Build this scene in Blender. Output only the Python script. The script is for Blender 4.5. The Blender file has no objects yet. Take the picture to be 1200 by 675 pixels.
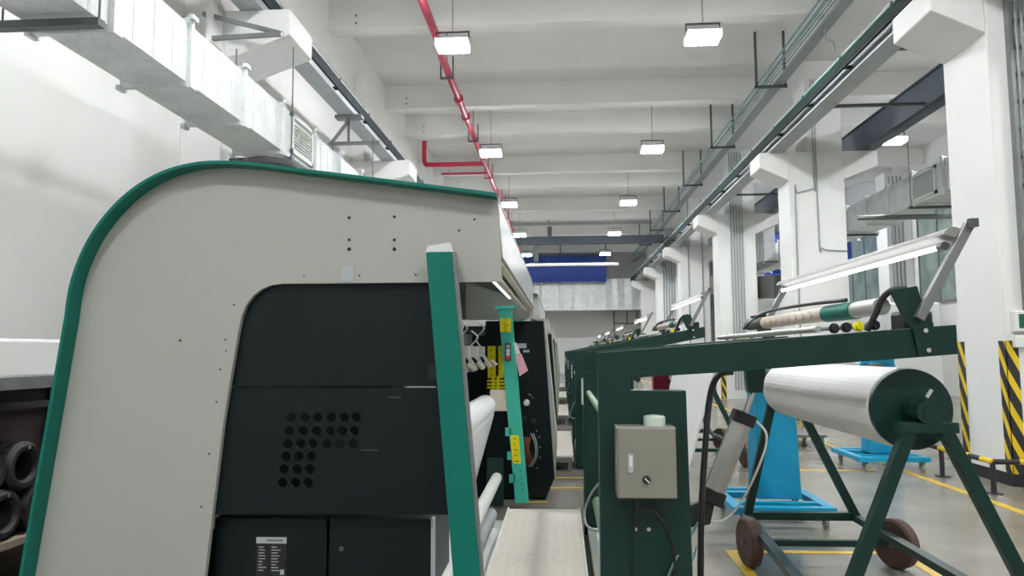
import bpy, bmesh, math, random
from mathutils import Vector, Matrix
random.seed(7)
PI = math.pi
SC = bpy.context.scene
COL = SC.collection
CAMZ = 1.55

# ------------------------------------------------------------------ camera
FPX = 867.0
psi, pit, rol = math.radians(3.748), math.radians(4.911), 0.006
fwd = Vector((-math.sin(psi)*math.cos(pit), math.cos(psi)*math.cos(pit), math.sin(pit)))
rgt0 = Vector((math.cos(psi), math.sin(psi), 0))
up0 = rgt0.cross(fwd)
rgt = rgt0*math.cos(rol) - up0*math.sin(rol)
upv = up0*math.cos(rol) + rgt0*math.sin(rol)
cam_d = bpy.data.cameras.new('camera')
cam = bpy.data.objects.new('camera', cam_d); COL.objects.link(cam)
cam_d.sensor_width = 36; cam_d.lens = 36*FPX/1200; cam_d.clip_end = 200; cam_d.clip_start = .05
M = Matrix((rgt, upv, -fwd)).transposed().to_4x4(); M.translation = Vector((0, 0, CAMZ))
cam.matrix_world = M
SC.camera = cam

def at(px, py, y):
    """world point at depth y that was measured at pixel px,py of the photograph"""
    d = fwd + rgt*((px-600)/FPX) + upv*((337.5-py)/FPX)
    return Vector((0, 0, CAMZ)) + d*(y/d.y)
def xz(px, py, y):
    p = at(px, py, y); return (p.x, p.z)

# ------------------------------------------------------------------ materials
def mat(name, col, rough=.5, metal=0, noise=0., nscale=6, bump=0., bscale=60, emit=None, estr=0, alpha=None, coat=0, spec=None):
    m = bpy.data.materials.new(name); m.use_nodes = True
    nt = m.node_tree; b = nt.nodes['Principled BSDF']
    c = (col[0], col[1], col[2], 1)
    b.inputs['Base Color'].default_value = c
    b.inputs['Roughness'].default_value = rough
    b.inputs['Metallic'].default_value = metal
    if spec is not None: b.inputs['Specular IOR Level'].default_value = spec
    if coat: b.inputs['Coat Weight'].default_value = coat; b.inputs['Coat Roughness'].default_value = .15
    tc = nt.nodes.new('ShaderNodeTexCoord')
    if noise:
        n = nt.nodes.new('ShaderNodeTexNoise'); n.inputs['Scale'].default_value = nscale; n.inputs['Detail'].default_value = 5
        nt.links.new(tc.outputs['Object'], n.inputs['Vector'])
        r = nt.nodes.new('ShaderNodeMapRange'); r.inputs['From Min'].default_value = .3; r.inputs['From Max'].default_value = .7
        r.inputs['To Min'].default_value = 1-noise; r.inputs['To Max'].default_value = 1+noise*.5
        nt.links.new(n.outputs['Fac'], r.inputs['Value'])
        mx = nt.nodes.new('ShaderNodeVectorMath'); mx.operation = 'SCALE'; mx.inputs[0].default_value = c[:3]
        nt.links.new(r.outputs['Result'], mx.inputs['Scale']); nt.links.new(mx.outputs['Vector'], b.inputs['Base Color'])
    if bump:
        n2 = nt.nodes.new('ShaderNodeTexNoise'); n2.inputs['Scale'].default_value = bscale; n2.inputs['Detail'].default_value = 3
        nt.links.new(tc.outputs['Object'], n2.inputs['Vector'])
        bp = nt.nodes.new('ShaderNodeBump'); bp.inputs['Strength'].default_value = bump; bp.inputs['Distance'].default_value = .01
        nt.links.new(n2.outputs['Fac'], bp.inputs['Height']); nt.links.new(bp.outputs['Normal'], b.inputs['Normal'])
    if emit:
        b.inputs['Emission Color'].default_value = (*emit, 1); b.inputs['Emission Strength'].default_value = estr
    if alpha is not None:
        b.inputs['Alpha'].default_value = alpha
    return m

MT = {}
MT['wall'] = mat('wall_paint', (.84, .84, .825), .75, noise=.03, nscale=.9, bump=.03, bscale=25)
MT['ceil'] = mat('ceiling_paint', (.80, .80, .785), .85, noise=.04, nscale=.7)
MT['column'] = mat('column_paint', (.80, .80, .79), .6, noise=.03, nscale=1.2, bump=.08, bscale=18)
MT['cream'] = mat('cream_powder_coat', (.43, .435, .40), .4, noise=.02, nscale=3, bump=.03, bscale=300)
MT['teal'] = mat('teal_powder_coat', (.0, .165, .125), .45, noise=.03, spec=.3)
MT['teal_lit'] = mat('teal_powder_coat_lit', (.06, .58, .43), .4, noise=.03)  # same teal made lighter; the tube lamp's light is put into the colour
MT['black'] = mat('black_powder_coat', (.0035, .009, .011), .45, noise=.08, nscale=5, spec=.28)
MT['blackp'] = mat('black_plastic', (.012, .012, .014), .45)
MT['rubber'] = mat('black_rubber', (.03, .027, .03), .6, noise=.15, nscale=20)
MT['dgreen'] = mat('dark_green_enamel', (.004, .032, .025), .38, noise=.12, nscale=4, spec=.4)
MT['lgreen'] = mat('pale_green_enamel', (.27, .40, .27), .3, noise=.1)
MT['boxgrey'] = mat('beige_enclosure_paint', (.25, .245, .205), .45, noise=.03, bump=.04, bscale=400)
MT['blue'] = mat('sky_blue_enamel', (.004, .31, .53), .38, noise=.06, nscale=5)
MT['dblue'] = mat('dark_blue_grey_steel', (.055, .075, .105), .45, noise=.2, nscale=3)
MT['banner'] = mat('blue_blind_fabric', (.04, .08, .36), .7, noise=.05)
MT['red'] = mat('red_pipe_enamel', (.55, .022, .075), .35, noise=.08, nscale=3)
MT['crimson'] = mat('crimson_plastic', (.28, .006, .03), .5)
MT['steel'] = mat('grey_steel', (.24, .25, .25), .4, metal=.5, noise=.15, nscale=5)
MT['dsteel'] = mat('dark_grey_steel', (.10, .115, .115), .45, metal=.3, noise=.2, nscale=5)
MT['beam'] = mat('painted_crane_beam', (.40, .43, .45), .5, noise=.12, nscale=2)
MT['beamdark'] = mat('oily_rail_steel', (.035, .048, .048), .7, spec=.1, noise=.2, nscale=4)
MT['railgreen'] = mat('green_conductor_rail', (.003, .07, .045), .7, spec=.08)
MT['cablegreen'] = mat('blue_green_conduit', (.12, .24, .25), .45)
MT['conduit'] = mat('grey_conduit', (.33, .36, .37), .45)
MT['alum'] = mat('brushed_aluminium', (.55, .55, .53), .35, metal=.45, noise=.06, nscale=30)
MT['chrome'] = mat('bright_steel', (.75, .75, .75), .18, metal=1)
MT['white'] = mat('white_fabric', (.80, .80, .80), .85, noise=.02, nscale=8, bump=.06, bscale=40)
MT['whitep'] = mat('white_plastic', (.78, .79, .77), .4)
MT['palegreenp'] = mat('pale_green_plastic', (.62, .71, .65), .35)
MT['ivory'] = mat('ivory_roller', (.75, .68, .56), .45, noise=.04)
MT['yellow'] = mat('safety_yellow', (.80, .56, .015), .5, noise=.05)
MT['signyellow'] = mat('sign_yellow', (.90, .80, .0), .5)
MT['hazblack'] = mat('hazard_black', (.022, .022, .028), .55)
MT['pink'] = mat('pink_paper', (.80, .45, .52), .8)
MT['orange'] = mat('orange_wire', (.30, .08, .03), .5)
MT['redb'] = mat('red_button', (.75, .05, .02), .35)
MT['brown'] = mat('brown_wheel_rubber', (.10, .055, .045), .55, noise=.2, nscale=12)
MT['wood'] = mat('pale_wood_board', (.42, .35, .27), .6, noise=.2, nscale=8)
MT['maroon'] = mat('maroon_board', (.085, .06, .07), .7, noise=.15, nscale=3)
MT['clear'] = mat('clear_acrylic', (.75, .8, .78), .12, alpha=.35)
MT['shroud'] = mat('satin_shroud_sheet', (.58, .60, .60), .3, metal=.3)
MT['lampw'] = mat('lamp_housing_white', (.75, .76, .76), .4)
MT['yfloor'] = mat('yellow_floor_paint', (.70, .46, .04), .4, noise=.2, nscale=15)
MT['glow'] = mat('high_bay_diffuser', (.9, .9, .9), .5, emit=(.97, .99, 1.0), estr=228)
MT['tube'] = mat('led_tube_glow', (.9, .9, .9), .5, emit=(.98, 1.0, 1.0), estr=5)
MT['glowside'] = mat('high_bay_lens_bloom', (.9, .9, .9), .5, emit=(.97, .99, 1.0), estr=3)  # lens sides emit faintly to imitate bloom around the lamp
MT['trough'] = mat('grey_lamp_trough', (.30, .30, .29), .5)
MT['glass'] = mat('green_grey_glazing', (.30, .38, .36), .12, noise=.3, nscale=1.5)
MT['filter'] = mat('grey_filter_mesh', (.45, .47, .47), .7, noise=.1, nscale=30)
MT['exitgreen'] = mat('exit_sign_face', (.01, .10, .06), .4)
MT['skirt'] = mat('black_skirting', (.02, .02, .025), .5)
MT['tealc'] = mat('teal_caster_housing', (.03, .28, .30), .4)
MT['greytag'] = mat('grey_tag', (.45, .48, .5), .6)

def galv(name, col=(.70, .725, .73)):
    m = bpy.data.materials.new(name); m.use_nodes = True; nt = m.node_tree; b = nt.nodes['Principled BSDF']
    b.inputs['Metallic'].default_value = .15; b.inputs['Roughness'].default_value = .36
    tc = nt.nodes.new('ShaderNodeTexCoord')
    v = nt.nodes.new('ShaderNodeTexVoronoi'); v.inputs['Scale'].default_value = 22
    n = nt.nodes.new('ShaderNodeTexNoise'); n.inputs['Scale'].default_value = 3; n.inputs['Detail'].default_value = 6
    nt.links.new(tc.outputs['Object'], v.inputs['Vector']); nt.links.new(tc.outputs['Object'], n.inputs['Vector'])
    ad = nt.nodes.new('ShaderNodeMath'); ad.operation = 'MULTIPLY_ADD'; ad.inputs[1].default_value = .35
    nt.links.new(v.outputs['Distance'], ad.inputs[0]); nt.links.new(n.outputs['Fac'], ad.inputs[2])
    r = nt.nodes.new('ShaderNodeMapRange'); r.inputs['From Min'].default_value = .3; r.inputs['From Max'].default_value = .95
    r.inputs['To Min'].default_value = .82; r.inputs['To Max'].default_value = 1.15
    nt.links.new(ad.outputs[0], r.inputs['Value'])
    mx = nt.nodes.new('ShaderNodeVectorMath'); mx.operation = 'SCALE'; mx.inputs[0].default_value = col
    nt.links.new(r.outputs['Result'], mx.inputs['Scale']); nt.links.new(mx.outputs['Vector'], b.inputs['Base Color'])
    r2 = nt.nodes.new('ShaderNodeMapRange'); r2.inputs['To Min'].default_value = .34; r2.inputs['To Max'].default_value = .55
    nt.links.new(n.outputs['Fac'], r2.inputs['Value']); nt.links.new(r2.outputs['Result'], b.inputs['Roughness'])
    bp = nt.nodes.new('ShaderNodeBump'); bp.inputs['Strength'].default_value = .12; bp.inputs['Distance'].default_value = .02
    nt.links.new(n.outputs['Fac'], bp.inputs['Height']); nt.links.new(bp.outputs['Normal'], b.inputs['Normal'])
    return m
MT['galv'] = galv('galvanised_sheet')

def floor_mat():
    m = bpy.data.materials.new('polished_concrete'); m.use_nodes = True; nt = m.node_tree; b = nt.nodes['Principled BSDF']
    tc = nt.nodes.new('ShaderNodeTexCoord')
    n = nt.nodes.new('ShaderNodeTexNoise'); n.inputs['Scale'].default_value = .8; n.inputs['Detail'].default_value = 8; n.inputs['Roughness'].default_value = .6
    n2 = nt.nodes.new('ShaderNodeTexNoise'); n2.inputs['Scale'].default_value = 40; n2.inputs['Detail'].default_value = 3
    for k in (n, n2): nt.links.new(tc.outputs['Object'], k.inputs['Vector'])
    cr = nt.nodes.new('ShaderNodeValToRGB')
    cr.color_ramp.elements[0].position = .3; cr.color_ramp.elements[0].color = (.215, .20, .165, 1)
    cr.color_ramp.elements[1].position = .7; cr.color_ramp.elements[1].color = (.33, .31, .265, 1)
    nt.links.new(n.outputs['Fac'], cr.inputs['Fac'])
    mx = nt.nodes.new('ShaderNodeMixRGB'); mx.blend_type = 'MULTIPLY'; mx.inputs['Fac'].default_value = .25
    nt.links.new(cr.outputs['Color'], mx.inputs['Color1']); nt.links.new(n2.outputs['Color'], mx.inputs['Color2'])
    nt.links.new(mx.outputs['Color'], b.inputs['Base Color'])
    r = nt.nodes.new('ShaderNodeMapRange'); r.inputs['To Min'].default_value = .12; r.inputs['To Max'].default_value = .32
    nt.links.new(n.outputs['Fac'], r.inputs['Value']); nt.links.new(r.outputs['Result'], b.inputs['Roughness'])
    return m
MT['floor'] = floor_mat()

def plate_mat():   # raised tread pattern on the walkway sheet
    m = bpy.data.materials.new('white_tread_plate'); m.use_nodes = True; nt = m.node_tree; b = nt.nodes['Principled BSDF']
    b.inputs['Roughness'].default_value = .45
    tc = nt.nodes.new('ShaderNodeTexCoord')
    mp = nt.nodes.new('ShaderNodeMapping'); mp.inputs['Scale'].default_value = (16, 30, 22)
    nt.links.new(tc.outputs['Object'], mp.inputs['Vector'])
    br = nt.nodes.new('ShaderNodeTexVoronoi'); br.inputs['Scale'].default_value = 1.0; br.inputs['Randomness'].default_value = .55
    nt.links.new(mp.outputs['Vector'], br.inputs['Vector'])
    cr = nt.nodes.new('ShaderNodeValToRGB')
    cr.color_ramp.elements[0].position = .18; cr.color_ramp.elements[0].color = (.66, .60, .52, 1)
    cr.color_ramp.elements[1].position = .42; cr.color_ramp.elements[1].color = (.75, .70, .63, 1)
    nt.links.new(br.outputs['Distance'], cr.inputs['Fac'])
    nt.links.new(cr.outputs['Color'], b.inputs['Base Color'])
    bp = nt.nodes.new('ShaderNodeBump'); bp.inputs["Strength"].default_value = .2; bp.inputs["Distance"].default_value = .005; bp.invert = True
    nt.links.new(br.outputs['Distance'], bp.inputs['Height']); nt.links.new(bp.outputs['Normal'], b.inputs['Normal'])
    return m
MT['plate'] = plate_mat()

def hazard_mat():   # chevron stripes on the guard strips, by height
    m = bpy.data.materials.new('hazard_chevrons'); m.use_nodes = True; nt = m.node_tree; b = nt.nodes['Principled BSDF']
    b.inputs['Roughness'].default_value = .5
    tc = nt.nodes.new('ShaderNodeTexCoord'); sp = nt.nodes.new('ShaderNodeSeparateXYZ')
    nt.links.new(tc.outputs['Object'], sp.inputs['Vector'])
    # object origin is the column corner: x grows on the near flange, y on the side flange
    a = nt.nodes.new('ShaderNodeMath'); a.operation = 'MULTIPLY_ADD'; a.inputs[1].default_value = 2.0
    nt.links.new(sp.outputs['X'], a.inputs[0]); nt.links.new(sp.outputs['Z'], a.inputs[2])
    a1 = nt.nodes.new('ShaderNodeMath'); a1.operation = 'MULTIPLY_ADD'; a1.inputs[1].default_value = -2.0
    nt.links.new(sp.outputs['Y'], a1.inputs[0]); nt.links.new(a.outputs[0], a1.inputs[2])
    md = nt.nodes.new('ShaderNodeMath'); md.operation = 'PINGPONG'; md.inputs[1].default_value = .18
    nt.links.new(a1.outputs[0], md.inputs[0])
    gt = nt.nodes.new('ShaderNodeMath'); gt.operation = 'GREATER_THAN'; gt.inputs[1].default_value = .105
    nt.links.new(md.outputs[0], gt.inputs[0])
    mx = nt.nodes.new('ShaderNodeMixRGB'); mx.inputs['Color1'].default_value = (.025, .025, .03, 1); mx.inputs['Color2'].default_value = (.80, .56, .015, 1)
    nt.links.new(gt.outputs[0], mx.inputs['Fac']); nt.links.new(mx.outputs['Color'], b.inputs['Base Color'])
    return m
MT['hazard'] = hazard_mat()

# ------------------------------------------------------------------ mesh builder
class MB:
    def __init__(s): s.v = []; s.f = []; s.sm = []
    def add(s, vs, fs, smooth=False):
        o = len(s.v); s.v += [Vector(v) for v in vs]
        for f in fs: s.f.append([i+o for i in f]); s.sm.append(smooth)
        return s
    def box(s, x0, x1, y0, y1, z0, z1):
        if x0 > x1: x0, x1 = x1, x0
        if y0 > y1: y0, y1 = y1, y0
        if z0 > z1: z0, z1 = z1, z0
        v = [(x0,y0,z0),(x1,y0,z0),(x1,y1,z0),(x0,y1,z0),(x0,y0,z1),(x1,y0,z1),(x1,y1,z1),(x0,y1,z1)]
        return s.add(v, [(0,3,2,1),(4,5,6,7),(0,1,5,4),(1,2,6,5),(2,3,7,6),(3,0,4,7)])
    def prism(s, prof, y0, y1):
        """closed outline of (x,z) pairs carried from y0 to y1"""
        n = len(prof)
        v = [(p[0], y0, p[1]) for p in prof] + [(p[0], y1, p[1]) for p in prof]
        f = [tuple(range(n)), tuple(range(2*n-1, n-1, -1))]
        f += [(i, i+n, (i+1) % n + n, (i+1) % n) for i in range(n)]
        return s.add(v, f)
    def prismx(s, prof, x0, x1):
        n = len(prof)
        v = [(x0, p[0], p[1]) for p in prof] + [(x1, p[0], p[1]) for p in prof]
        f = [tuple(range(n)), tuple(range(2*n-1, n-1, -1))]
        f += [(i, i+n, (i+1) % n + n, (i+1) % n) for i in range(n)]
        return s.add(v, f)
    def strip(s, prof, t, y0, y1):
        """open line of (x,z) thickened by t on its right-hand side"""
        n = len(prof); out = []
        P = [Vector(p) for p in prof]
        for i in range(n):
            a = P[max(i-1, 0)]; b = P[min(i+1, n-1)]
            d = (b-a).normalized(); out.append(P[i] + Vector((d.y, -d.x))*t)
        for i in range(n-1):
            s.prism([P[i], P[i+1], out[i+1], out[i]], y0, y1) if n < 3 else None
        if n >= 3:
            v = []
            for y in (y0, y1):
                v += [(p.x, y, p.y) for p in P] + [(p.x, y, p.y) for p in out]
            f = []
            for i in range(n-1):
                f += [(i, i+1, n+i+1, n+i), (2*n+i, 3*n+i, 3*n+i+1, 2*n+i+1),
                      (i, 2*n+i, 2*n+i+1, i+1), (n+i, n+i+1, 3*n+i+1, 3*n+i)]
            f += [(0, n, 3*n, 2*n), (n-1, 3*n-1, 4*n-1, 2*n-1)]
            s.add(v, f)
        return s
    def bar(s, p, q, w, h, up=(0, 0, 1)):
        """rectangular bar from p to q, w across, h along up"""
        p = Vector(p); q = Vector(q); d = (q-p).normalized(); u = Vector(up)
        sd = d.cross(u)
        if sd.length < 1e-4: sd = d.cross(Vector((1, 0, 0)))
        sd.normalize(); u = sd.cross(d).normalized()
        v = []
        for e in (p, q):
            for a, b in ((-1,-1),(1,-1),(1,1),(-1,1)): v.append(e + sd*(a*w/2) + u*(b*h/2))
        return s.add(v, [(0,1,2,3),(7,6,5,4),(0,4,5,1),(1,5,6,2),(2,6,7,3),(3,7,4,0)])
    def tube(s, pts, r, n=12, caps=True):
        pts = [Vector(p) for p in pts]; rings = []
        rr = r if isinstance(r, (list, tuple)) else [r]*len(pts)
        prev = None; v = []
        for i, p in enumerate(pts):
            d = (pts[min(i+1, len(pts)-1)] - pts[max(i-1, 0)]).normalized()
            if prev is None:
                a = Vector((0, 0, 1)) if abs(d.z) < .9 else Vector((1, 0, 0))
                u = d.cross(a).normalized()
            else:
                u = (prev - d*prev.dot(d)).normalized()
            prev = u; w = d.cross(u)
            for k in range(n):
                t = 2*PI*k/n; v.append(p + (u*math.cos(t) + w*math.sin(t))*rr[i])
        f = []
        for i in range(len(pts)-1):
            for k in range(n):
                f.append((i*n+k, i*n+(k+1) % n, (i+1)*n+(k+1) % n, (i+1)*n+k))
        s.add(v, f, True)
        if caps:
            m = len(pts)-1
            s.add([v[k] for k in range(n)], [tuple(range(n-1, -1, -1))])
            s.add([v[m*n+k] for k in range(n)], [tuple(range(n))])
        return s
    def lathe(s, base, axis, prof, n=24):
        """prof of (distance along axis, radius)"""
        b = Vector(base); a = Vector(axis).normalized()
        t0 = Vector((0, 0, 1)) if abs(a.z) < .9 else Vector((1, 0, 0))
        u = a.cross(t0).normalized(); w = a.cross(u); v = []; f = []
        for (h, r) in prof:
            for k in range(n):
                t = 2*PI*k/n; v.append(b + a*h + (u*math.cos(t) + w*math.sin(t))*max(r, 1e-4))
        for i in range(len(prof)-1):
            for k in range(n): f.append((i*n+k, i*n+(k+1) % n, (i+1)*n+(k+1) % n, (i+1)*n+k))
        f.append(tuple(range(n-1, -1, -1))); m = len(prof)-1; f.append(tuple(m*n+k for k in range(n)))
        s.add(v, f[:-2]); s.add([v[k] for k in range(n)], [tuple(range(n-1, -1, -1))]); s.add([v[m*n+k] for k in range(n)], [tuple(range(n))])
        return s
    def build(s, name, material, parent=None, bevel=0, segs=2, smooth_all=False):
        me = bpy.data.meshes.new(name)
        off = root_loc(parent) if parent else Vector((0, 0, 0))
        me.from_pydata([tuple(v-off) for v in s.v], [], s.f)
        bm = bmesh.new(); bm.from_mesh(me)
        bmesh.ops.recalc_face_normals(bm, faces=bm.faces)
        bm.to_mesh(me); bm.free()
        for i, p in enumerate(me.polygons): p.use_smooth = s.sm[i] or smooth_all
        me.materials.append(MT[material])
        o = bpy.data.objects.new(name, me); COL.objects.link(o)
        if parent: o.parent = parent
        if bevel:
            md = o.modifiers.new('bevel', 'BEVEL'); md.width = bevel; md.segments = segs; md.limit_method = 'ANGLE'; md.angle_limit = math.radians(40)
        return o

def root_loc(o):
    p = Vector((0, 0, 0))
    while o: p = p + o.location; o = o.parent
    return p

def thing(name, label, cat, loc, group=None):
    o = bpy.data.objects.new(name, None); COL.objects.link(o); o.location = loc; o.empty_display_size = .2
    o['label'] = label; o['category'] = cat
    if group: o['group'] = group
    return o
def tag(o, label, cat, group=None, kind=None):
    o['label'] = label; o['category'] = cat
    if group: o['group'] = group
    if kind: o['kind'] = kind
    return o
def struct(o, label=None):
    o['kind'] = 'structure'
    if label: o['label'] = label
    return o
def lab(o, t): o['label'] = t; return o
KIDS = {}
def copy_tree(o, parent=None):
    c = o.copy(); COL.objects.link(c)
    if parent: c.parent = parent
    for ch in [k for k in list(bpy.data.objects) if k.parent == o]: copy_tree(ch, c)
    return c
def spline(pts, n=6):
    P = [Vector(p) for p in pts]; out = []
    for i in range(len(P)-1):
        a = P[max(i-1, 0)]; b = P[i]; c = P[i+1]; d = P[min(i+2, len(P)-1)]
        for k in range(n):
            t = k/n
            out.append(.5*((2*b) + (c-a)*t + (2*a-5*b+4*c-d)*t*t + (3*b-a-3*c+d)*t**3))
    out.append(P[-1]); return out
def holed_plate(outline, holes, y0, y1, name, material, parent):
    """flat plate in the xz plane with round holes cut through it"""
    cu = bpy.data.curves.new('plate_outline', 'CURVE'); cu.dimensions = '2D'; cu.fill_mode = 'BOTH'; cu.extrude = (y1-y0)/2
    def sp(pts):
        s_ = cu.splines.new('POLY'); s_.points.add(len(pts)-1)
        for i, p in enumerate(pts): s_.points[i].co = (p[0], p[1], 0, 1)
        s_.use_cyclic_u = True
    sp(outline)
    for (x, z, r) in holes: sp([(x+r*math.cos(2*PI*k/20), z+r*math.sin(2*PI*k/20)) for k in range(20)])
    co = bpy.data.objects.new('plate_outline', cu); COL.objects.link(co)
    dg = bpy.context.evaluated_depsgraph_get(); dg.update()
    me = bpy.data.meshes.new_from_object(co.evaluated_get(dg))
    bpy.data.objects.remove(co); bpy.data.curves.remove(cu)
    off = root_loc(parent); ym = (y0+y1)/2
    for v in me.vertices:
        x, z, d = v.co; v.co = Vector((x, ym-d, z)) - off
    me.name = name; me.materials.clear(); me.materials.append(MT[material])
    o = bpy.data.objects.new(name, me); COL.objects.link(o); o.parent = parent
    return o

# =================================================================== SETTING
YB, YF = 52.0, -18.0      # back and front end of the hall
XL, XR = -4.8, 13.0
ZC = CAMZ + 7.22
struct(MB().box(XL-.3, XR+.3, YF-.3, YB+.3, -.2, 0).build('floor', 'floor'))
struct(MB().box(XL-.3, XR+.3, YF-.3, YB+.3, ZC, ZC+.25).build('ceiling', 'ceil'))
struct(MB().box(XL-.3, XL, YF, YB, 0, ZC).build('wall_left', 'wall'))
struct(MB().box(XR, XR+.3, YF, YB, 0, ZC).build('wall_right', 'wall'))
struct(MB().box(XL-.3, XR+.3, YB, YB+.3, 0, ZC).build('wall_back', 'wall'))
struct(MB().box(XL-.3, XR+.3, YF-.3, YF, 0, ZC).build('wall_front', 'wall'))
# ceiling beams in pairs across the whole hall
ys = []
base = 14.35
for k in range(-4, 5): ys += [base+7.5*k, base+7.5*k+4.95]
for y in ys:
    if YF+.5 < y < YB-.6:
        bmo = struct(MB().box(XL, XR, y, y+.36, ZC-.64, ZC).build('beam', 'ceil', bevel=.012))
        for dzz in (.12, .28): MB().lathe((-4.1, y-.012, ZC-.64+dzz), (0, 1, 0), [(0, .02), (.014, .024)], 8).build('anchor_bolt', 'dsteel', bmo)
# slim ledges where slabs meet the girders over the column lines
struct(MB().box(XL, XL+.12, YF, YB, ZC-1.3, ZC-.0).build('trim_1', 'ceil'))
struct(MB().box(5.5, 6.2, YF, YB, ZC-.75, ZC).build('trim_2', 'ceil'))

COLS_R = [8.85, 16.5, 24.0, 31.5, 39.0, 46.5, 1.3, -6.2, -13.7]
ZT = CAMZ+4.38
def right_column(y):
    m = MB()
    x0, x1, d = 5.08, 6.28, (1.0 if y < 9 else .85)
    m.box(x0, x1, y, y+d, 0, ZT)
    m.box(5.5, 6.28, y+.04, y+d-.04, ZT, ZC-.75)
    m.prism([(x0, ZT), (4.46, ZT), (4.46, ZT-.34), (x0, ZT-.64)], y, y+d)
    m.prism([(x1, ZT), (x1, ZT-.64), (7.02, ZT-.34), (7.02, ZT)], y, y+d)
    return struct(m.build('column', 'column', bevel=.015), None)
for y in COLS_R: right_column(y)
COLS_L = [8.9, 16.4, 23.9, 31.4, 38.9, 46.4, 1.4, -6.1, -13.6]
for y in COLS_L:
    m = MB(); x1 = -4.26
    m.box(XL, x1, y, y+.85, 0, ZT); m.box(XL, -4.45, y+.04, y+.81, ZT, ZC-.75)
    m.prism([(x1, ZT), (-3.40, ZT), (-3.40, ZT-.34), (x1, ZT-.66)], y, y+.85)
    struct(m.build('column', 'column', bevel=.015))
# black skirting round the column beside the aisle
struct(MB().box(5.065, 6.28, 8.835, 8.85, 0, .14).box(5.065, 5.08, 8.85, 9.85, 0, .14).build('baseboard_column', 'skirt'))

# floor markings
def marking(label, *boxes):
    m = MB()
    for b in boxes: m.box(b[0], b[1], b[2], b[3], .0, .004)
    return struct(m.build('floor_marking', 'yfloor'), label)
marking('long yellow line on the floor in front of the columns', (4.30, 4.40, 4.0, 50))
marking('yellow parking outline under the roll cart', (1.25, 1.33, 2.0, 6.0), (1.33, 2.60, 5.93, 6.0), (2.52, 2.60, 2.0, 5.93))
marking('yellow lines across the aisle floor', (-.4, .45, 8.56, 8.62), (-.3, .45, 9.25, 9.31))
marking('short yellow mark beside the cabinet foot', (-.40, -.16, 7.77, 7.82))
marking('yellow corner line behind the blue lifter', (2.9, 4.0, 9.9, 9.98), (2.9, 2.98, 9.98, 12.5))

# =================================================================== CRANE RUNWAYS
def runway(x0, x1, name_label, conductor_side, green=True, hb=.48):
    t = thing('crane_beam', name_label, 'crane beam', ((x0+x1)/2, YF, ZT))
    xm = (x0+x1)/2
    MB().box(x0, x1, YF+.1, YB-.2, ZT, ZT+.03).box(xm-.012, xm+.012, YF+.1, YB-.2, ZT+.03, ZT+hb-.03).box(x0+.02, x1-.02, YF+.1, YB-.2, ZT+hb-.03, ZT+hb).build('girder', 'beam', t)
    m = MB(); m.box(xm-.04, xm+.04, YF+.1, YB-.2, ZT+hb, ZT+hb+.08)
    s = conductor_side; xe = x0 if s < 0 else x1
    m.build('rail', 'beamdark', t)
    m = MB()
    zc0, dz = (ZT+.16, .05) if green else (ZT+.07, .045)
    for k in range(4): MB().box(xe+s*.03, xe+s*.06, 2, YB-.4, zc0+k*dz, zc0+dz*.75+k*dz).build('conductor_bar', 'railgreen' if green and k > 2 else 'beamdark', t)
    MB().box(xe+s*.025, xe+s*.03, 2, YB-.4, zc0-.01, zc0+dz*4).build('backing_plate', 'beamdark', t)
    for k in range(24):
        y = 4.5+k*1.9
        MB().box(min(xm, xe+s*.02), max(xm, xe+s*.02), y, y+.05, zc0+dz, zc0+2*dz).box(xe+s*.02, xe+s*.03, y, y+.06, zc0, zc0+4*dz+.07).build('clamp', 'beamdark', t)
    return t
runway(4.66, 5.0, 'grey crane rail beam with green conductor bars above the right aisle', -1)
runway(-4.06, -3.75, 'grey crane rail beam over the left duct', 1, False, .36)
t = thing('crane_beam', 'dark blue grey crane beam on the far brackets of the right columns', 'crane beam', (6.8, YF, ZT))
MB().box(6.68, 6.71, YF+.1, YB-.2, ZT, ZT+.58).box(6.64, 6.96, YF+.1, YB-.2, ZT, ZT+.03).box(6.64, 6.96, YF+.1, YB-.2, ZT+.55, ZT+.58).build('girder', 'dblue', t)
# cross ties between the two runways
for i, (y, l) in enumerate(((10.9, 'dark steel tie bar nearest the big column, between crane beams'), (13.5, 'dark steel tie bar between crane beams just before the second column'),
                            (21.2, 'dark steel tie bar between crane beams behind the second column'))):
    tag(MB().box(5.0, 6.64, y, y+.06, ZT+.02, ZT+.07).build('tie_bar', 'dsteel'), l, 'bar', 'tie bars between the crane beams')

# overhead travelling crane far down the hall
yc = 33.5
t = thing('overhead_crane', 'dark grey travelling crane bridge spanning the far end of the hall', 'crane', (.4, yc, ZT+.56))
MB().box(-3.90, 4.70, yc, yc+.35, ZT+.50, ZT+.85).build('bridge_girder', 'dblue', t)
MB().box(-4.05, -3.75, yc-.6, yc+.95, ZT+.445, ZT+.66).build('end_carriage', 'dsteel', t)
MB().box(4.68, 4.98, yc-.6, yc+.95, ZT+.565, ZT+.66).build('end_carriage', 'dsteel', t)
MB().box(-.55, -.35, yc-.1, yc+.45, ZT+.85, ZT+1.3).build('trolley', 'dsteel', t)
MB().box(-1.2, -1.0, yc+.05, yc+.25, ZT-.3, ZT+.45).build('hoist', 'dsteel', t)
tag(MB().box(-3.9, 4.6, 36.8, 36.9, ZC-.9, ZC-.74).box(-.6, -.5, 36.8, 36.9, ZC-.74, ZC-.64).build('roof_strut', 'steel'), 'thin grey strut just under the ceiling above the crane bridge', 'strut')
tag(MB().tube([(-4.6, 38.0, 6.0), (3.0, 38.0, 6.0)], .085).build('wall_pipe', 'lampw'), 'white horizontal pipe passing in front of the blue blind', 'pipe')

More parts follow.
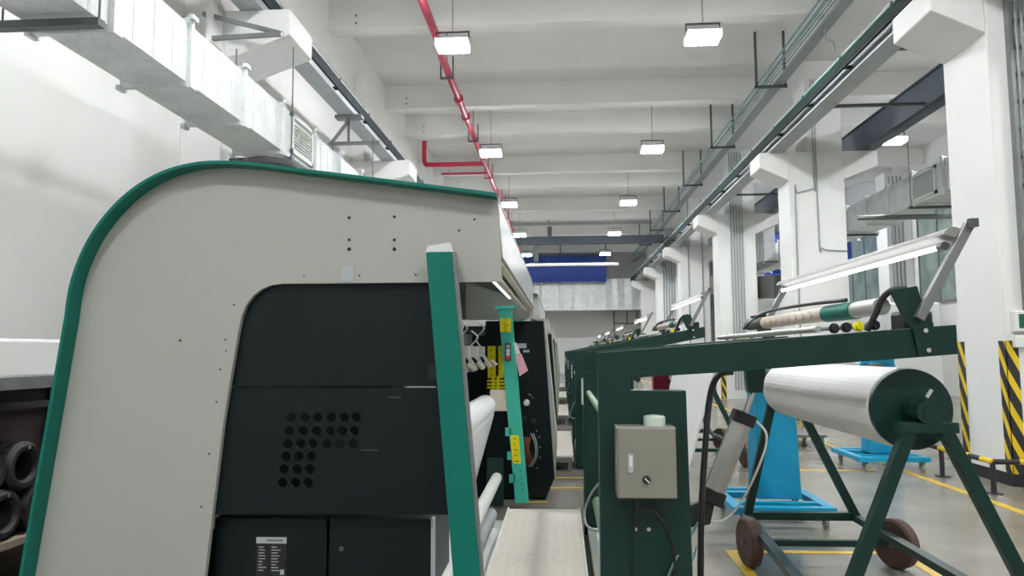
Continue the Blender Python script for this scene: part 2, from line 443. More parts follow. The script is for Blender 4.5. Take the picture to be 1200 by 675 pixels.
# =================================================================== LAMPS
def make_lamp(loc, label, rod):
    t = thing('high_bay_lamp', label, 'lamp', loc, 'high bay lamps hanging from the ceiling')
    x, y, z = loc
    MB().box(x-.30, x+.30, y-.22, y+.22, z-.09, z-.0).build('lens_bloom', 'glowside', t, bevel=.01)
    MB().box(x-.29, x+.29, y-.21, y+.21, z-.12, z-.088).build('diffuser', 'glow', t, bevel=.008)
    MB().box(x-.31, x+.31, y-.23, y+.23, z+.0, z+.03).build('housing', 'lampw', t)
    MB().lathe((x, y, z+.03), (0, 0, 1), [(0, .14), (.05, .14), (.10, .10), (.12, .03)], 20).build('driver', 'lampw', t)
    MB().box(x-.31, x-.29, y-.02, y+.02, z-.02, z+.20).box(x+.29, x+.31, y-.02, y+.02, z-.02, z+.20).box(x-.31, x+.31, y-.02, y+.02, z+.19, z+.21).build('bracket', 'dsteel', t)
    MB().tube([(x, y, z+.2), (x, y, z+rod)], .012, 6).build('rod', 'conduit', t)
    return t
ZL = CAMZ+5.72
def rodlen(y):
    for b in ys:
        if b-.1 < y < b+.46: return ZC-.64-ZL
    return ZC-ZL
lamp_labels = {}
rows = [(-1.94, 'left'), (2.64, 'right')]
ord_ = ['first', 'second', 'third', 'fourth', 'fifth', 'sixth']
for x, side in rows:
    for k in range(-3, 5):
        y = 13.2+7.5*k
        if k < 0: l = 'high bay lamp over the near end of the hall, %s row' % side
        else: l = 'square white high bay lamp, %s one back in the %s row of the main hall' % (ord_[k], side)
        make_lamp((x, y, ZL), l, rodlen(y))
for k in range(-2, 4):
    y = 20.4+7.6*(k-1)
    l = {1: 'high bay lamp glowing just below the dark crane beam between two columns'}.get(k, 'high bay lamp of the side bay, number %s down its row' % ['zero', 'one', 'two', 'three', 'four', 'five', 'six'][k+2])
    make_lamp((9.1, y, ZL), l, rodlen(y))

# =================================================================== RED PIPE
t = thing('sprinkler_pipe', 'long red sprinkler main hung under the ceiling', 'pipe', (-2.5, 0, CAMZ+6.2))
zp = CAMZ+6.2
MB().tube([(-2.38, -16, zp), (-2.38, 14.5, zp), (-2.44, 15.0, zp), (-2.44, 47.6, zp)], .08, 14).build('main_pipe', 'red', t)
MB().tube(spline([(-2.44, 23.9, zp), (-4.2, 23.9, zp), (-4.42, 23.9, zp+.05), (-4.46, 23.9, zp+.3), (-4.46, 23.9, zp+.8)], 5), .075, 12).build('branch_pipe', 'red', t)
MB().tube([(-2.44, 25.2, zp), (-4.1, 25.2, zp)], .04, 8).build('drain_pipe', 'red', t)
for y in (17.6, 19.0): MB().tube([(-2.44, y-.05, zp), (-2.44, y+.05, zp)], .12, 12).build('coupling', 'red', t)
for y in (8, 15.9, 20.9, 25.5, 29.6, 33.4, 37.0):
    h = MB(); top = ZC
    h.box(-2.62, -2.59, y, y+.05, zp-.12, zp+.38).box(-2.35, -2.32, y, y+.05, zp-.12, zp+.38).box(-2.62, -2.32, y, y+.05, zp-.13, zp-.09)
    h.box(-2.48, -2.46, y+.01, y+.03, zp+.06, top)
    h.build('hanger', 'dsteel' if y < 22 else 'red', t)

# =================================================================== CABLE TRAY (right)
zt = CAMZ+5.96
t = thing('cable_tray', 'long hanging cable tray with blue green conduits beside the right columns', 'cable tray', (4.8, 0, zt))
MB().box(4.86, 5.08, -5, 50, zt, zt+.05).build('trough', 'conduit', t)
m = MB()
for i in range(5): m.tube([(4.52+i*.065, -5, zt+.03+(i % 2)*.10), (4.52+i*.065, 50, zt+.03+(i % 2)*.10)], .012, 6)
m.build('conduit', 'cablegreen', t)
m = MB()
for i in range(3): m.tube([(4.70+i*.11, -5, zt+.30), (4.70+i*.11, 50, zt+.30)], .014, 6)
m.build('upper_conduit', 'cablegreen', t)
for y in (6.6, 11.6, 16.6, 21.6, 26.6, 31.6, 36.6, 41.6):
    zh = [ZC-.64 if any(b-.06 < y < b+.36 for b in ys) else ZC][0]
    MB().box(4.46, 4.51, y, y+.05, zt-.05, zh).box(5.09, 5.14, y, y+.05, zt-.05, zh).box(4.44, 5.16, y, y+.05, zt-.06, zt-.0).build('hanger', 'dsteel', t)

# =================================================================== DUCTS
def duct(label, x0, x1, z0, z1, y0, y1, flanges, ribs, struts, vent=None, name='air_duct'):
    t = thing(name, label, 'air duct', ((x0+x1)/2, y0, z0))
    cs = MB().box(x0, x1, y0, y1, z0, z1)
    for y in ribs:
        cs.prismx([(y-.006, z0+.004), (y+.006, z0+.004), (y+.006, z1-.004), (y-.006, z1-.004)], x0-.004, x1+.004)
    cs.build('casing', 'galv', t)
    for y in flanges:
        m = MB()
        a, b = y-.025, y+.025; e = .045
        m.box(x0-e, x1+e, a, b, z0-e, z0).box(x0-e, x1+e, a, b, z1, z1+e).box(x0-e, x0, a, b, z0, z1).box(x1, x1+e, a, b, z0, z1)
        for (cx, cz) in ((x0-e, z0-e), (x1+e, z0-e), (x0-e, z1+e), (x1+e, z1+e)):
            m.box(cx-.02, cx+.02, a-.03, b+.03, cz-.02, cz+.02)
        m.build('flange', 'galv', t)
    for y in struts:
        MB().box(x0-.14, x1+.08, y-.04, y+.04, z0-.10, z0-.046).build('support_strut', 'dsteel', t)
        MB().tube([(x0-.1, y, z0-.08), (x0-.1, y, z1+.80)], .008, 6).build('hanging_rod', 'dsteel', t)
        MB().tube([(x1+.06, y, z0-.08), (x1+.06, y, z1+.80)], .008, 6).build('hanging_rod', 'dsteel', t)
    return t
zb = CAMZ+2.41
fl = [5.08+1.13*k for k in range(-3, 24)]
rb = [f+d for f in fl for d in (.29, .58, .87)]
dt = duct('large galvanised air duct along the left wall above the cream machine', -3.86, -3.30, zb, zb+.54, .6, 34, fl, rb, [4.86, 8.62, 12.5, 16.1])
# louvre vent on the duct side
vx = -3.30
v = MB().box(vx, vx+.03, 8.72, 9.50, zb+.05, zb+.10).box(vx, vx+.03, 8.72, 9.50, zb+.50, zb+.55).box(vx, vx+.03, 8.72, 8.77, zb+.05, zb+.55).box(vx, vx+.03, 9.45, 9.50, zb+.05, zb+.55).build('vent_frame', 'whitep', dt)
m = MB()
for k in range(9):
    z = zb+.11+k*.040
    m.prism([(vx+.004, z), (vx+.028, z-.012), (vx+.028, z+.002), (vx+.004, z+.014)], 8.77, 9.45)
m.build('louvre', 'whitep', v)
# bracket that carries the duct rods
t = thing('duct_bracket', 'triangular grey steel bracket holding a duct rod near the first left crane beam', 'bracket', (-3.3, 8.62, ZT-.35))
q0 = at(330, 40, 8.62); q1 = at(250, 45, 8.62); q2 = at(252, 20, 8.66)
MB().bar(q1+(q1-q0)*.18, q0, .05, .05).build('arm', 'steel', t)
MB().bar(q2+(q2-q0)*.18, q0+Vector((0, .04, .02)), .05, .05).build('arm', 'steel', t)
MB().box(-4.34, -4.27, 8.58, 8.885, q1.z-.05, q2.z+.22).build('wall_plate', 'column', t)
t = thing('duct_bracket', 'grey steel bracket hanging under the crane beam further along the left duct', 'bracket', (-3.8, 13.6, ZT))
yb = 13.2
MB().box(-4.12, -3.62, yb-.1, yb+.1, ZT-.06, ZT).box(-3.9, -3.85, yb-.03, yb+.03, ZT-.5, ZT-.06).build('hanger_plate', 'steel', t)
MB().bar((-4.25, yb, ZT-.52), (-3.3, yb, ZT-.52), .06, .06).bar((-3.88, yb, ZT-.08), (-4.2, yb, ZT-.5), .05, .05).build('arm', 'steel', t)

# side-bay duct
fl2 = [10.5+1.3*k for k in range(0, 26)]
d2 = duct('galvanised air duct with filter grille in the side bay behind the columns', 8.0, 8.75, CAMZ+3.25, CAMZ+3.95, 9.5, 44, fl2, [f+.65 for f in fl2], [13.3, 17.0, 21, 25])
MB().box(7.975, 7.99, 16.07, 17.03, CAMZ+3.36, CAMZ+3.84).build('filter_panel', 'filter', d2)
MB().box(7.96, 8.0, 16.0, 17.1, CAMZ+3.30, CAMZ+3.36).box(7.96, 8.0, 16.0, 17.1, CAMZ+3.84, CAMZ+3.90).box(7.96, 8.0, 16.0, 16.07, CAMZ+3.3, CAMZ+3.9).box(7.96, 8.0, 17.03, 17.1, CAMZ+3.3, CAMZ+3.9).build('grille_frame', 'whitep', d2)
# second bay fixtures
tag(MB().tube([(6.9, 17.5, CAMZ+3.05), (12.9, 17.5, CAMZ+3.05)], .06, 8).build('wall_pipe', 'steel'), 'grey pipe crossing the side bay under the duct', 'pipe')

# big sheet-metal duct across the back wall
t = thing('air_duct', 'wide silver air duct crossing the back wall under the blue blind', 'air duct', (.5, 49, CAMZ+2.9))
m = MB().box(-4.7, 12.8, 48.86, 50.2, CAMZ+2.72, CAMZ+4.73)
random.seed(2)
pr = []; x = -4.7; k = 0
while x < 12.8:
    pr.append((x, 48.80 - (.07 if k % 2 else 0) - random.uniform(0, .03))); x += random.uniform(.16, .5); k += 1
pr.append((12.8, 48.80))
n = len(pr)
m.add([(p[0], p[1], CAMZ+2.72) for p in pr]+[(p[0], p[1], CAMZ+4.73) for p in pr]+[(p[0], 48.86, CAMZ+2.72) for p in pr]+[(p[0], 48.86, CAMZ+4.73) for p in pr],
      [f for i in range(n-1) for f in ((i, i+1, n+i+1, n+i), (i, 2*n+i, 2*n+i+1, i+1), (n+i, n+i+1, 3*n+i+1, 3*n+i))])
m.box(-4.7, 12.8, 48.74, 48.8, CAMZ+2.68, CAMZ+2.76)
m.build('casing', 'galv', t)
for x in (-3, 0, 3, 6, 9, 12): MB().box(x, x+.06, 49.0, 49.06, CAMZ+4.85, ZC).build('hanging_rod', 'dsteel', t)

def blind(label, x0, x1, z0, z1, y):
    t = thing('roller_blind', label, 'blind', ((x0+x1)/2, y, z0), 'blue roller blinds')
    m = MB(); n = 24; pr = []
    for i in range(n+1):
        x = x0+(x1-x0)*i/n; m_y = y+.02*math.sin(i*1.3)
        pr.append((x, m_y))
    vs = [(p[0], p[1], z0+.02) for p in pr]+[(p[0], p[1], z1) for p in pr]+[(p[0], p[1]+.015, z0+.02) for p in pr]+[(p[0], p[1]+.015, z1) for p in pr]
    k = n+1; fs = []
    for i in range(n):
        fs += [(i, i+1, k+i+1, k+i), (2*k+i, 3*k+i, 3*k+i+1, 2*k+i+1), (i, 2*k+i, 2*k+i+1, i+1), (k+i, k+i+1, 3*k+i+1, 3*k+i)]
    m.add(vs, fs, True).build('fabric', 'banner', t)
    MB().tube([(x0, y+.05, z1+.04), (x1, y+.05, z1+.04)], .06, 10).build('roller', 'dsteel', t)
    MB().box(x0, x1, y-.03, y+.05, z0-.03, z0+.03).build('bottom_rail', 'banner', t)
blind('wide blue roller blind high on the back wall above the aisle', -2.46, 2.98, CAMZ+4.52, CAMZ+6.22, 48.1)
blind('blue roller blind in the side bay seen under the lamp bar', 8.95, 12.0, CAMZ+3.6, CAMZ+5.6, 36.0)
blind('small blue roller blind between the second and third columns', 9.0, 10.6, CAMZ+3.3, CAMZ+4.5, 27.5)
# pipe frame on the back wall
t = thing('pipe_frame', 'thin grey pipe frame standing against the pale back wall', 'pipe frame', (4.2, 51.9, 0))
MB().tube([(3.7, 51.85, 0), (3.7, 51.85, CAMZ+2.8)], .04, 6).tube([(4.6, 51.85, CAMZ+1.9), (4.6, 51.85, CAMZ+2.8)], .04, 6).tube([(5.3, 51.85, CAMZ+1.9), (5.3, 51.85, CAMZ+2.8)], .04, 6).build('upright', 'dsteel', t)
MB().tube([(3.7, 51.85, CAMZ+1.9), (5.9, 51.85, CAMZ+1.9)], .04, 6).build('crossbar', 'dsteel', t)

t = thing('air_duct', 'tall galvanised plenum box of the side bay seen between the second and third columns', 'air duct', (7.4, 29, CAMZ+3.2))
m = MB().box(7.35, 7.75, 27.0, 31.0, CAMZ+3.2, CAMZ+4.9)
for k in range(9): m.box(7.33, 7.35, 27.1+k*.45, 27.13+k*.45, CAMZ+3.2, CAMZ+4.9)
m.build('casing', 'galv', t)
MB().box(7.25, 7.8, 26.9, 31.1, CAMZ+3.1, CAMZ+3.19).build('support_shelf', 'steel', t)
for i, y in enumerate((13.0, 20.5, 28.0, 35.5, 43.0)):
    struct(MB().box(12.1, XR, y, y+.9, 0, ZC-.64).build('column', 'column', bevel=.015))
    m = MB()
    for k in range(4): m.tube([(12.25+k*.14, y-.03, .4), (12.25+k*.14, y-.03, ZC-.8)], .03, 6)
    tag(m.build('conduit_run', 'conduit'), ['four grey conduits on the first side bay wall column', 'four grey conduits on the second side bay wall column', 'four grey conduits on the side bay wall column seen under the lamp bar', 'four grey conduits on the fourth side bay wall column', 'four grey conduits on the farthest side bay wall column'][i], 'conduit', 'conduits on the side bay wall columns')
for i, y in enumerate((14.5, 22.0, 29.5, 37.0)):
    w_ = struct(MB().box(12.94, 13.0, y, y+5.4, 3.2, 6.4).build('window_%d' % (i+1), 'glass'))
    m = MB().box(12.90, 12.96, y-.06, y+5.46, 3.14, 3.2).box(12.90, 12.96, y-.06, y+5.46, 6.4, 6.46)
    for k in range(5): m.box(12.90, 12.96, y-.06+k*1.36, y+k*1.36, 3.2, 6.4)
    m.build('window_frame', 'steel', w_)
tag(MB().box(6.5, 12.0, 46.0, 46.3, 3.0, 5.4).box(6.6, 11.9, 45.98, 46.0, 3.1, 5.3).build('partition_screen', 'glass'), 'grey green glazed screen across the far side bay', 'screen')
# machines glimpsed in the side bay (grey glass fronted units) ---------------------
def bay_unit(x, y, w, h, label, matn):
    t = thing('machine_enclosure', label, 'machine', (x, y, 0), 'enclosed machines of the side bay')
    MB().box(x-w/2, x+w/2, y, y+2.2, .1, h).build('body', matn, t, bevel=.05)
    MB().box(x-w/2+.2, x+w/2-.2, y-.03, y, h-1.4, h-.25).build('window', 'galv', t)
    MB().box(x-w/2+.05, x+w/2-.05, y+.1, y+2.1, 0, .1).build('plinth', 'dsteel', t)
bay_unit(9.2, 22.0, 3.4, 2.9, 'pale enclosed machine standing in the side bay behind second column', 'whitep')
bay_unit(9.4, 30.0, 3.2, 3.6, 'taller pale enclosed machine farther down the side bay', 'whitep')
bay_unit(10.4, 13.2, 2.4, 2.35, 'low pale enclosed machine in the side bay beside the duct', 'boxgrey')

# conduits on columns
def conduits(label, pts_list, r=.018):
    m = MB()
    for p in pts_list: m.tube(p, r, 6)
    return tag(m.build('conduit_run', 'conduit'), label, 'conduit')
yq = 24.0-.025
conduits('row of five grey conduits clamped to the third right column', [[(5.5+i*.09, yq, .3), (5.5+i*.09, yq, ZC-.8)] for i in range(5)], .02)
conduits('two thin grey conduits on the fourth right column', [[(5.42, 31.48, .3), (5.42, 31.48, ZC-.8)], [(6.0, 31.48, .3), (6.0, 31.48, ZC-.8)]], .03)
conduits('bundle of grey conduits on the fifth right column', [[(5.4+i*.14, 38.97, .3), (5.4+i*.14, 38.97, ZC-.8)] for i in range(5)], .035)
yq = 16.5-.02
conduits('thin bent grey conduit on the face of the second right column', [spline([(5.62, yq, ZC-1.2), (5.62, yq, 5.25), (5.6, yq, 5.1), (5.25, yq, 5.0), (5.2, yq, 4.9), (5.2, yq, 1.4)], 3),
                                                                       spline([(5.68, yq, ZC-1.2), (5.68, yq, 4.0), (5.72, yq, 3.78), (5.9, yq, 3.72), (6.27, yq, 3.7)], 4)], .015)
# conduit arm bridging tray and beam
conduits('curved grey conduits dropping from the cable tray to the crane beam', [spline([(4.95, 13.6, zt-.01), (4.97, 13.6, zt-.25), (5.1, 13.6, zt-.4), (5.1, 13.6, ZT+.03)], 4)], .02)
# vertical tray on near column
t = thing('cable_ladder', 'vertical grey cable ladder fixed to the big near column', 'cable ladder', (5.5, 8.75, 2.0))
MB().box(5.29, 5.33, 8.76, 8.849, 1.95, 6.9).box(5.73, 5.77, 8.76, 8.849, 1.95, 6.9).build('side_rail', 'steel', t)
m = MB()
for k in range(15): m.box(5.33, 5.73, 8.80, 8.83, 2.1+k*.33, 2.14+k*.33)
m.build('rung', 'steel', t)
m = MB()
for i in range(5): m.tube([(5.38+i*.07, 8.78, 1.9), (5.38+i*.07, 8.78, 6.9)], .018, 6)
m.build('cable', 'conduit', t)

# corner guards (object origin on the corner for the stripe pattern)
def guard(x, y, sx, sy, label):
    root = bpy.data.objects.new('corner_guard', bpy.data.meshes.new('corner_guard'))
    b = MB().box(-.012*sx if sx > 0 else 0, .13, -.014, 0, 0, 1.62).box(-.014, 0, -.014 if sy > 0 else -.13, .12 if sy > 0 else 0, 0, 1.62)
    o = b.build('corner_guard', 'hazard'); bpy.data.objects.remove(root)
    o.location = (x, y, .02)
    tag(o, label, 'corner guard', 'striped guards on the big column')
    return o
g1 = guard(5.08, 8.85, 1, 1, 'black and yellow chevron guard on the near corner of the big column')
m = MB().box(-.014, 0, -.13, 0, 0, 1.62).box(-.014, .13, 0, .014, 0, 1.62)
g2 = m.build('corner_guard', 'hazard'); g2.location = (5.08, 9.85, .02)
tag(g2, 'black and yellow chevron guard on the far corner of the big column', 'corner guard', 'striped guards on the big column')
def far_guard(y, l):
    o = MB().box(0, .13, -.014, 0, 0, 1.62).box(-.014, 0, -.014, .12, 0, 1.62).build('corner_guard', 'hazard'); o.location = (5.08, y, .02)
    tag(o, l, 'corner guard')
far_guard(16.5, 'striped hazard guard on the corner of the second right column')
far_guard(24.0, 'striped hazard guard on the corner of the third right column')

# low barrier rail
t = thing('barrier_rail', 'low black and yellow tube barrier guarding the big column', 'barrier', (4.62, 8.4, 0))
zr = .34
def stripe_tube(a, b, n, r, first=0):
    a = Vector(a); b = Vector(b)
    for k in range(n):
        p = a.lerp(b, k/n); q = a.lerp(b, (k+1)/n)
        MB().tube([p, q], r, 10).build('rail', 'yellow' if (k+first) % 2 == 0 else 'hazblack', t)
stripe_tube((4.62, 8.40, zr), (4.62, 10.0, zr), 7, .03)
stripe_tube((4.62, 8.40, zr), (5.9, 8.35, zr), 5, .03, 1)
for (x, y) in ((4.62, 8.42), (4.62, 9.5), (5.85, 8.36)):
    MB().tube([(x, y, 0), (x, y, zr)], .028, 10).box(x-.06, x+.06, y-.06, y+.06, 0, .012).build('post', 'hazblack', t)

# exit sign + switch box on the column
t = thing('exit_sign', 'small white framed green sign on the big near column', 'sign', (5.35, 8.8, 1.75))
p0 = at(1188, 364, 8.77); 
MB().box(p0.x, p0.x+.42, 8.77, 8.849, p0.z-.24, p0.z).build('case', 'whitep', t, bevel=.01)
MB().box(p0.x+.05, p0.x+.37, 8.765, 8.77, p0.z-.20, p0.z-.04).build('face', 'exitgreen', t)
MB().box(p0.x+.11, p0.x+.16, 8.760, 8.765, p0.z-.165, p0.z-.075).box(p0.x+.11, p0.x+.19, 8.760, 8.765, p0.z-.09, p0.z-.075).build('symbol', 'signyellow', t)
tag(MB().box(p0.x+.0, p0.x+.14, 8.78, 8.849, p0.z-.42, p0.z-.28).build('junction_box', 'whitep', bevel=.01), 'small white junction box under the green sign', 'junction box')

# =================================================================== CREAM TEXTILE MACHINES (left)
YN, YFAR = 3.57, 7.86
mach = thing('knitting_machine', 'cream and teal textile machine with black covers filling the left foreground', 'machine', (-1.2, YN, 0), 'cream textile machines in a row')
Y = YN
def ext(p1, p2, z):   # carry the line p1->p2 on to height z
    a = Vector(xz(*p1, Y)); b = Vector(xz(*p2, Y)); t = (z-a.y)/(b.y-a.y); return a+(b-a)*t
outer_px = [(75, 372), (80, 338), (90, 306), (106, 274), (128, 245), (155, 220), (188, 201), (222, 191), (255, 188), (300, 190.5), (350, 197), (400, 203), (460, 210.5), (520, 218), (582, 226)]
outer_px = [(p.x, p.y) for p in spline([(a, b, 0) for a, b in outer_px], 4)]
Y = YN-.095
outer = [ext((75, 370), (22, 675), .04)] + [Vector(xz(22, 675, Y))] + [Vector(xz(px, py, Y)) for px, py in outer_px]
Y = YN
inner_px = [(330, 332.5), (318, 334), (306, 339), (296, 347), (288, 358), (283, 371), (279, 390)]
inner = [Vector(xz(588, 330, Y))] + [Vector(xz(px, py, Y)) for px, py in inner_px] + [Vector(xz(262, 493, Y)), ext((262, 493), (240, 675), .04)]
panel_prof = outer + inner
def far_shift(P, s): return P
sp_near = MB().prism(panel_prof, YN, YN+.03).build('side_panel', 'cream', mach)
MB().prism(panel_prof, YFAR-.03, YFAR).build('side_panel', 'cream', mach)
MB().strip(outer, .016, YN-.095, YN).build('rim', 'teal', mach)
MB().strip(outer, .016, YFAR, YFAR+.09).build('rim', 'teal', mach)
MB().strip(outer[1:], .012, YN+.03, YFAR-.03).build('top_cover', 'cream', mach, smooth_all=False)
# small bolts and holes on the panel
for (px, py, r) in [(409, 255, 4), (462, 254, 4), (409, 281, 4), (462, 281, 4), (409, 292, 5), (462, 292, 5), (356, 324, 2), (421, 323, 2.5), (487, 322, 2.5),
                  (211, 399, 3.5), (274, 357, 2.5), (264, 398, 2.5), (265, 411, 2), (258, 433, 2.5), (253.5, 471, 2.5), (245, 532, 2.5), (236, 594, 2.5), (538, 270, 3), (556, 257, 3)]:
    p = at(px, py, YN-.002)
    MB().lathe((p.x, YN-.004, p.z), (0, 1, 0), [(0, r*.0017), (.006, r*.0021)], 10).build('bolt', 'blackp', sp_near)
a = at(400, 312, YN); b = at(415, 330, YN)
MB().box(a.x, b.x, YN-.006, YN, b.z, a.z).build('sticker', 'greytag', sp_near)
# black covers
Yc = YN+.035
def P(px, py, y=Yc): return Vector(xz(px, py, y))
up_prof = [P(255, 325), P(513, 323), P(518, 452.5), P(255, 452.5)]
MB().prism(up_prof, Yc, Yc+.02).build('upper_cover', 'black', mach)
holes = []
for r, (yy, xs) in enumerate([(489, (341, 357, 372, 388, 403, 417)), (505, (339, 355, 371, 386, 401, 415)), (520, (337, 352, 366, 383, 398, 414)),
                            (535, (335, 350, 365)), (550, (333, 348, 363)), (566, (331, 346, 361))]):
    for x in xs:
        p = P(x, yy); holes.append((p.x, p.y, .0242))
lower = holed_plate([P(235, 454.5), P(518, 454.5), P(525, 603), P(235, 603)], holes, Yc, Yc+.02, 'lower_cover', 'black', mach)
a = P(502, 428); b = P(512, 444)
MB().box(a.x, b.x, Yc-.004, Yc, b.y, a.y).build('pull_recess', 'blackp', mach)
for (x0, x1, y) in ((455, 470, 465), (423, 443, 527)):
    a = P(x0, y); b = P(x1, y+1.2)
    MB().box(a.x, b.x, Yc-.001, Yc, b.y, a.y).build('scratch_mark', 'dsteel', lower)
# electrical boxes below
Ye = YN+.10
for (x0, x1, n) in ((252, 382, 'wide'), (385.5, 505, 'narrow')):
    a = P(x0, 607, Ye); b = P(x1, 675, Ye)
    e = MB().box(a.x, b.x, Ye, Ye+.6, .12, a.y).build('electrical_box', 'black', mach, bevel=.008)
    if n == 'wide':
        a = P(301, 629, Ye); b = P(335.5, 675, Ye); zb2 = a.y-.235
        pl = MB().box(a.x, b.x, Ye-.004, Ye, zb2, a.y).build('rating_plate', 'blackp', e)
        MB().box(a.x, b.x, Ye-.006, Ye-.004, a.y-.03, a.y).box(a.x, b.x, Ye-.006, Ye-.004, zb2+.0, zb2+.04).build('plate_border', 'greytag', pl)
        m = MB(); random.seed(3)
        for c in range(2):
            for r in range(9):
                xx = a.x+.012+c*.066; zz = a.y-.05-r*.014
                m.box(xx, xx+random.uniform(.02, .045), Ye-.0055, Ye-.004, zz, zz+.004)
        m.box(b.x-.03, b.x-.01, Ye-.0055, Ye-.004, zb2+.055, zb2+.08)
        m.build('print', 'greytag', pl)
        m = MB()
        for k in range(9):
            xx = a.x+.055+k*.009; m.box(xx, xx+.006, Ye-.0065, Ye-.006, a.y-.020, a.y-.011)
        m.build('print', 'blackp', pl)
    else:
        a = P(505, 608, Ye)
        MB().box(a.x, a.x+.014, Ye, Ye+.05, .35, a.y).build('edge_trim', 'greytag', e)
        c = P(400, 643, Ye); MB().lathe((c.x, Ye-.003, c.y), (0, 1, 0), [(0, .012), (.003, .013)], 14).build('screw', 'dsteel', e)
a = P(234, 604, Ye+.2)
MB().box(a.x-.05, a.x+.06, Ye+.15, Ye+.3, a.y-.08, a.y).build('wood_block', 'ivory', mach)
# inner frame and needle-bed body
MB().box(-2.25, -1.56, YN+.75, YFAR-.1, .05, .45).build('base_frame', 'black', mach)
MB().box(-2.45, -1.78, YN+.9, YFAR-.2, .45, 1.3).build('cam_housing', 'black', mach)
# structural teal posts
def slant(p1, p2, w, y0, y1, ztop, zbot, name, matn, root, yref):
    a = Vector(xz(*p1, yref)); b = Vector(xz(*p2, yref)); d = (b-a)/(b.y-a.y)
    T = a+d*(ztop-a.y); B = a+d*(zbot-a.y)
    return MB().prism([T, T+Vector((w, 0)), B+Vector((w, 0)), B], y0, y1).build(name, matn, root, bevel=.004), T, B
YPp = 3.42
zt_ = xz(510, 295, YPp)[1]
post, T, B = slant((499, 295), (531, 675), (530-499)*YPp/FPX, YPp, YPp+.06, zt_, .03, 'frame_post', 'teal', mach, YPp)
MB().prism([T+Vector((-.004, .0)), T+Vector((.124, 0)), T+Vector((.112, .045)), T+Vector((.008, .03))], YPp+.01, YPp+.06).build('post_cap', 'whitep', post)
B0 = B+Vector((.122, 0)); T0 = T+Vector((.122, 0))
MB().prism([T0, T0+Vector((.014, 0)), B0+Vector((.014, 0)), B0], YPp+.012, YPp+.06).build('edge_strip', 'steel', post)
YQ = 7.45
zt2 = xz(590, 362, YQ)[1]
arm, T, B = slant((584, 362), (603, 583), 15.5*YQ/FPX, YQ, YQ+.08, zt2, .06, 'frame_post', 'teal_lit', mach, YQ)  # far post wears the brightened teal, lamp light painted in
MB().prism([T+Vector((-.03, 0)), T+Vector((.16, 0)), T+Vector((.17, .03)), T+Vector((-.04, .03))], YQ-.02, YQ+.1).build('post_cap', 'teal_lit', arm)
def sticker(px0, py0, px1, py1, y, name, matn, root, marks=True, slantx=0):
    a = Vector(xz(px0, py0, y)); b = Vector(xz(px1, py1, y))
    o = MB().prism([(a.x, a.y), (b.x, a.y), (b.x+slantx, b.y), (a.x+slantx, b.y)], y-.006, y).build(name, matn, root)
    if marks:
        m = MB(); random.seed(int(px0)); n = 5
        for k in range(n):
            z = a.y+(b.y-a.y)*(k+.6)/n; w = (b.x-a.x)
            x = a.x+slantx*(k+.6)/n
            m.box(x+w*.3, x+w*random.uniform(.5, .75), y-.008, y-.006, z-.003, z+.003)
        m.build('print', 'hazblack', o)
    return o
sticker(586, 373, 599, 389, YQ, 'warning_sticker', 'signyellow', arm)
sticker(598, 510, 608, 543, YQ, 'warning_sticker', 'signyellow', arm, slantx=.022)
sticker(591.5, 402, 599, 423, YQ-.02, 'button_panel', 'dsteel', arm, False)
for k, (yy, mm) in enumerate(((406, 'greytag'), (411, 'whitep'), (415, 'whitep'), (419, 'redb'))):
    p = at(595.3, yy, YQ-.03)
    MB().lathe((p.x, YQ-.055, p.z), (0, 1, 0), [(0, .018), (.03, .02)], 12).build('push_button', mm, arm)
m = MB()
for yy in (552, 560, 567, 574):
    p = at(610+(yy-552)*.1, yy, YQ); m.lathe((p.x, YQ-.006, p.z), (0, 1, 0), [(0, .006), (.006, .007)], 8)
m.build('bolt', 'blackp', arm)
for yy in (505, 533, 560):
    p = at(598+(yy-505)*.08, yy, YQ); MB().box(p.x-.05, p.x+.01, YQ+.0, YQ+.04, p.z-.05, p.z+.03).build('hinge', 'teal_lit', arm)
# pendant paper tag
m = MB(); a = at(604, 402, YQ); 
m.prism([xz(602, 401, YQ), xz(606, 402, YQ), xz(610, 414, YQ), xz(605, 416, YQ)], YQ-.03, YQ-.026).build('tag', 'whitep', arm)
MB().prism([xz(604, 417, YQ), xz(611, 414, YQ), xz(619, 434, YQ), xz(609, 441, YQ)], YQ-.03, YQ-.026).build('paper_tag', 'pink', arm)
# control cabinet at the far end
YK = 7.92
cab_prof = [xz(569, 376, YK), xz(637, 376, YK), xz(650, 560, YK), xz(640, 584, YK), xz(569, 584, YK)]
cab = MB().prism(cab_prof, YK, YK+.9).build('control_cabinet', 'black', mach, bevel=.01)
MB().prism([xz(620, 373, YK), xz(638, 373, YK), xz(653, 520, YK), xz(651, 560, YK), xz(649, 560, YK), xz(635, 377, YK)], YK+.01, YK+.95).build('side_trim', 'cream', cab)
MB().prism([xz(536, 392, YK), xz(569, 392, YK), xz(569, 584, YK), xz(536, 584, YK)], YK+.05, YK+.85).build('side_box', 'black', cab, bevel=.01)
sticker(571.5, 405.5, 581, 443, YK, 'warning_sticker', 'signyellow', cab)
sticker(584, 405.5, 590, 443, YK, 'warning_sticker', 'signyellow', cab)
m = MB()
a = Vector(xz(571, 446, YK)); b = Vector(xz(592, 457, YK))
for k in range(3): m.box(a.x, b.x, YK-.02, YK-.001, a.y-.035*k-.012, a.y-.035*k+.008)
m.box(a.x+.05, a.x+.08, YK-.02, YK-.001, b.y, a.y+.05).box(b.x-.09, b.x-.06, YK-.02, YK-.001, b.y, a.y+.05)
m.build('cable_bracket', 'signyellow', cab)
sticker(607, 402.5, 617, 408, YK, 'tag', 'greytag', cab, False); sticker(613, 410, 620.5, 413, YK, 'tag', 'greytag', cab, False)
m = MB(); random.seed(5)
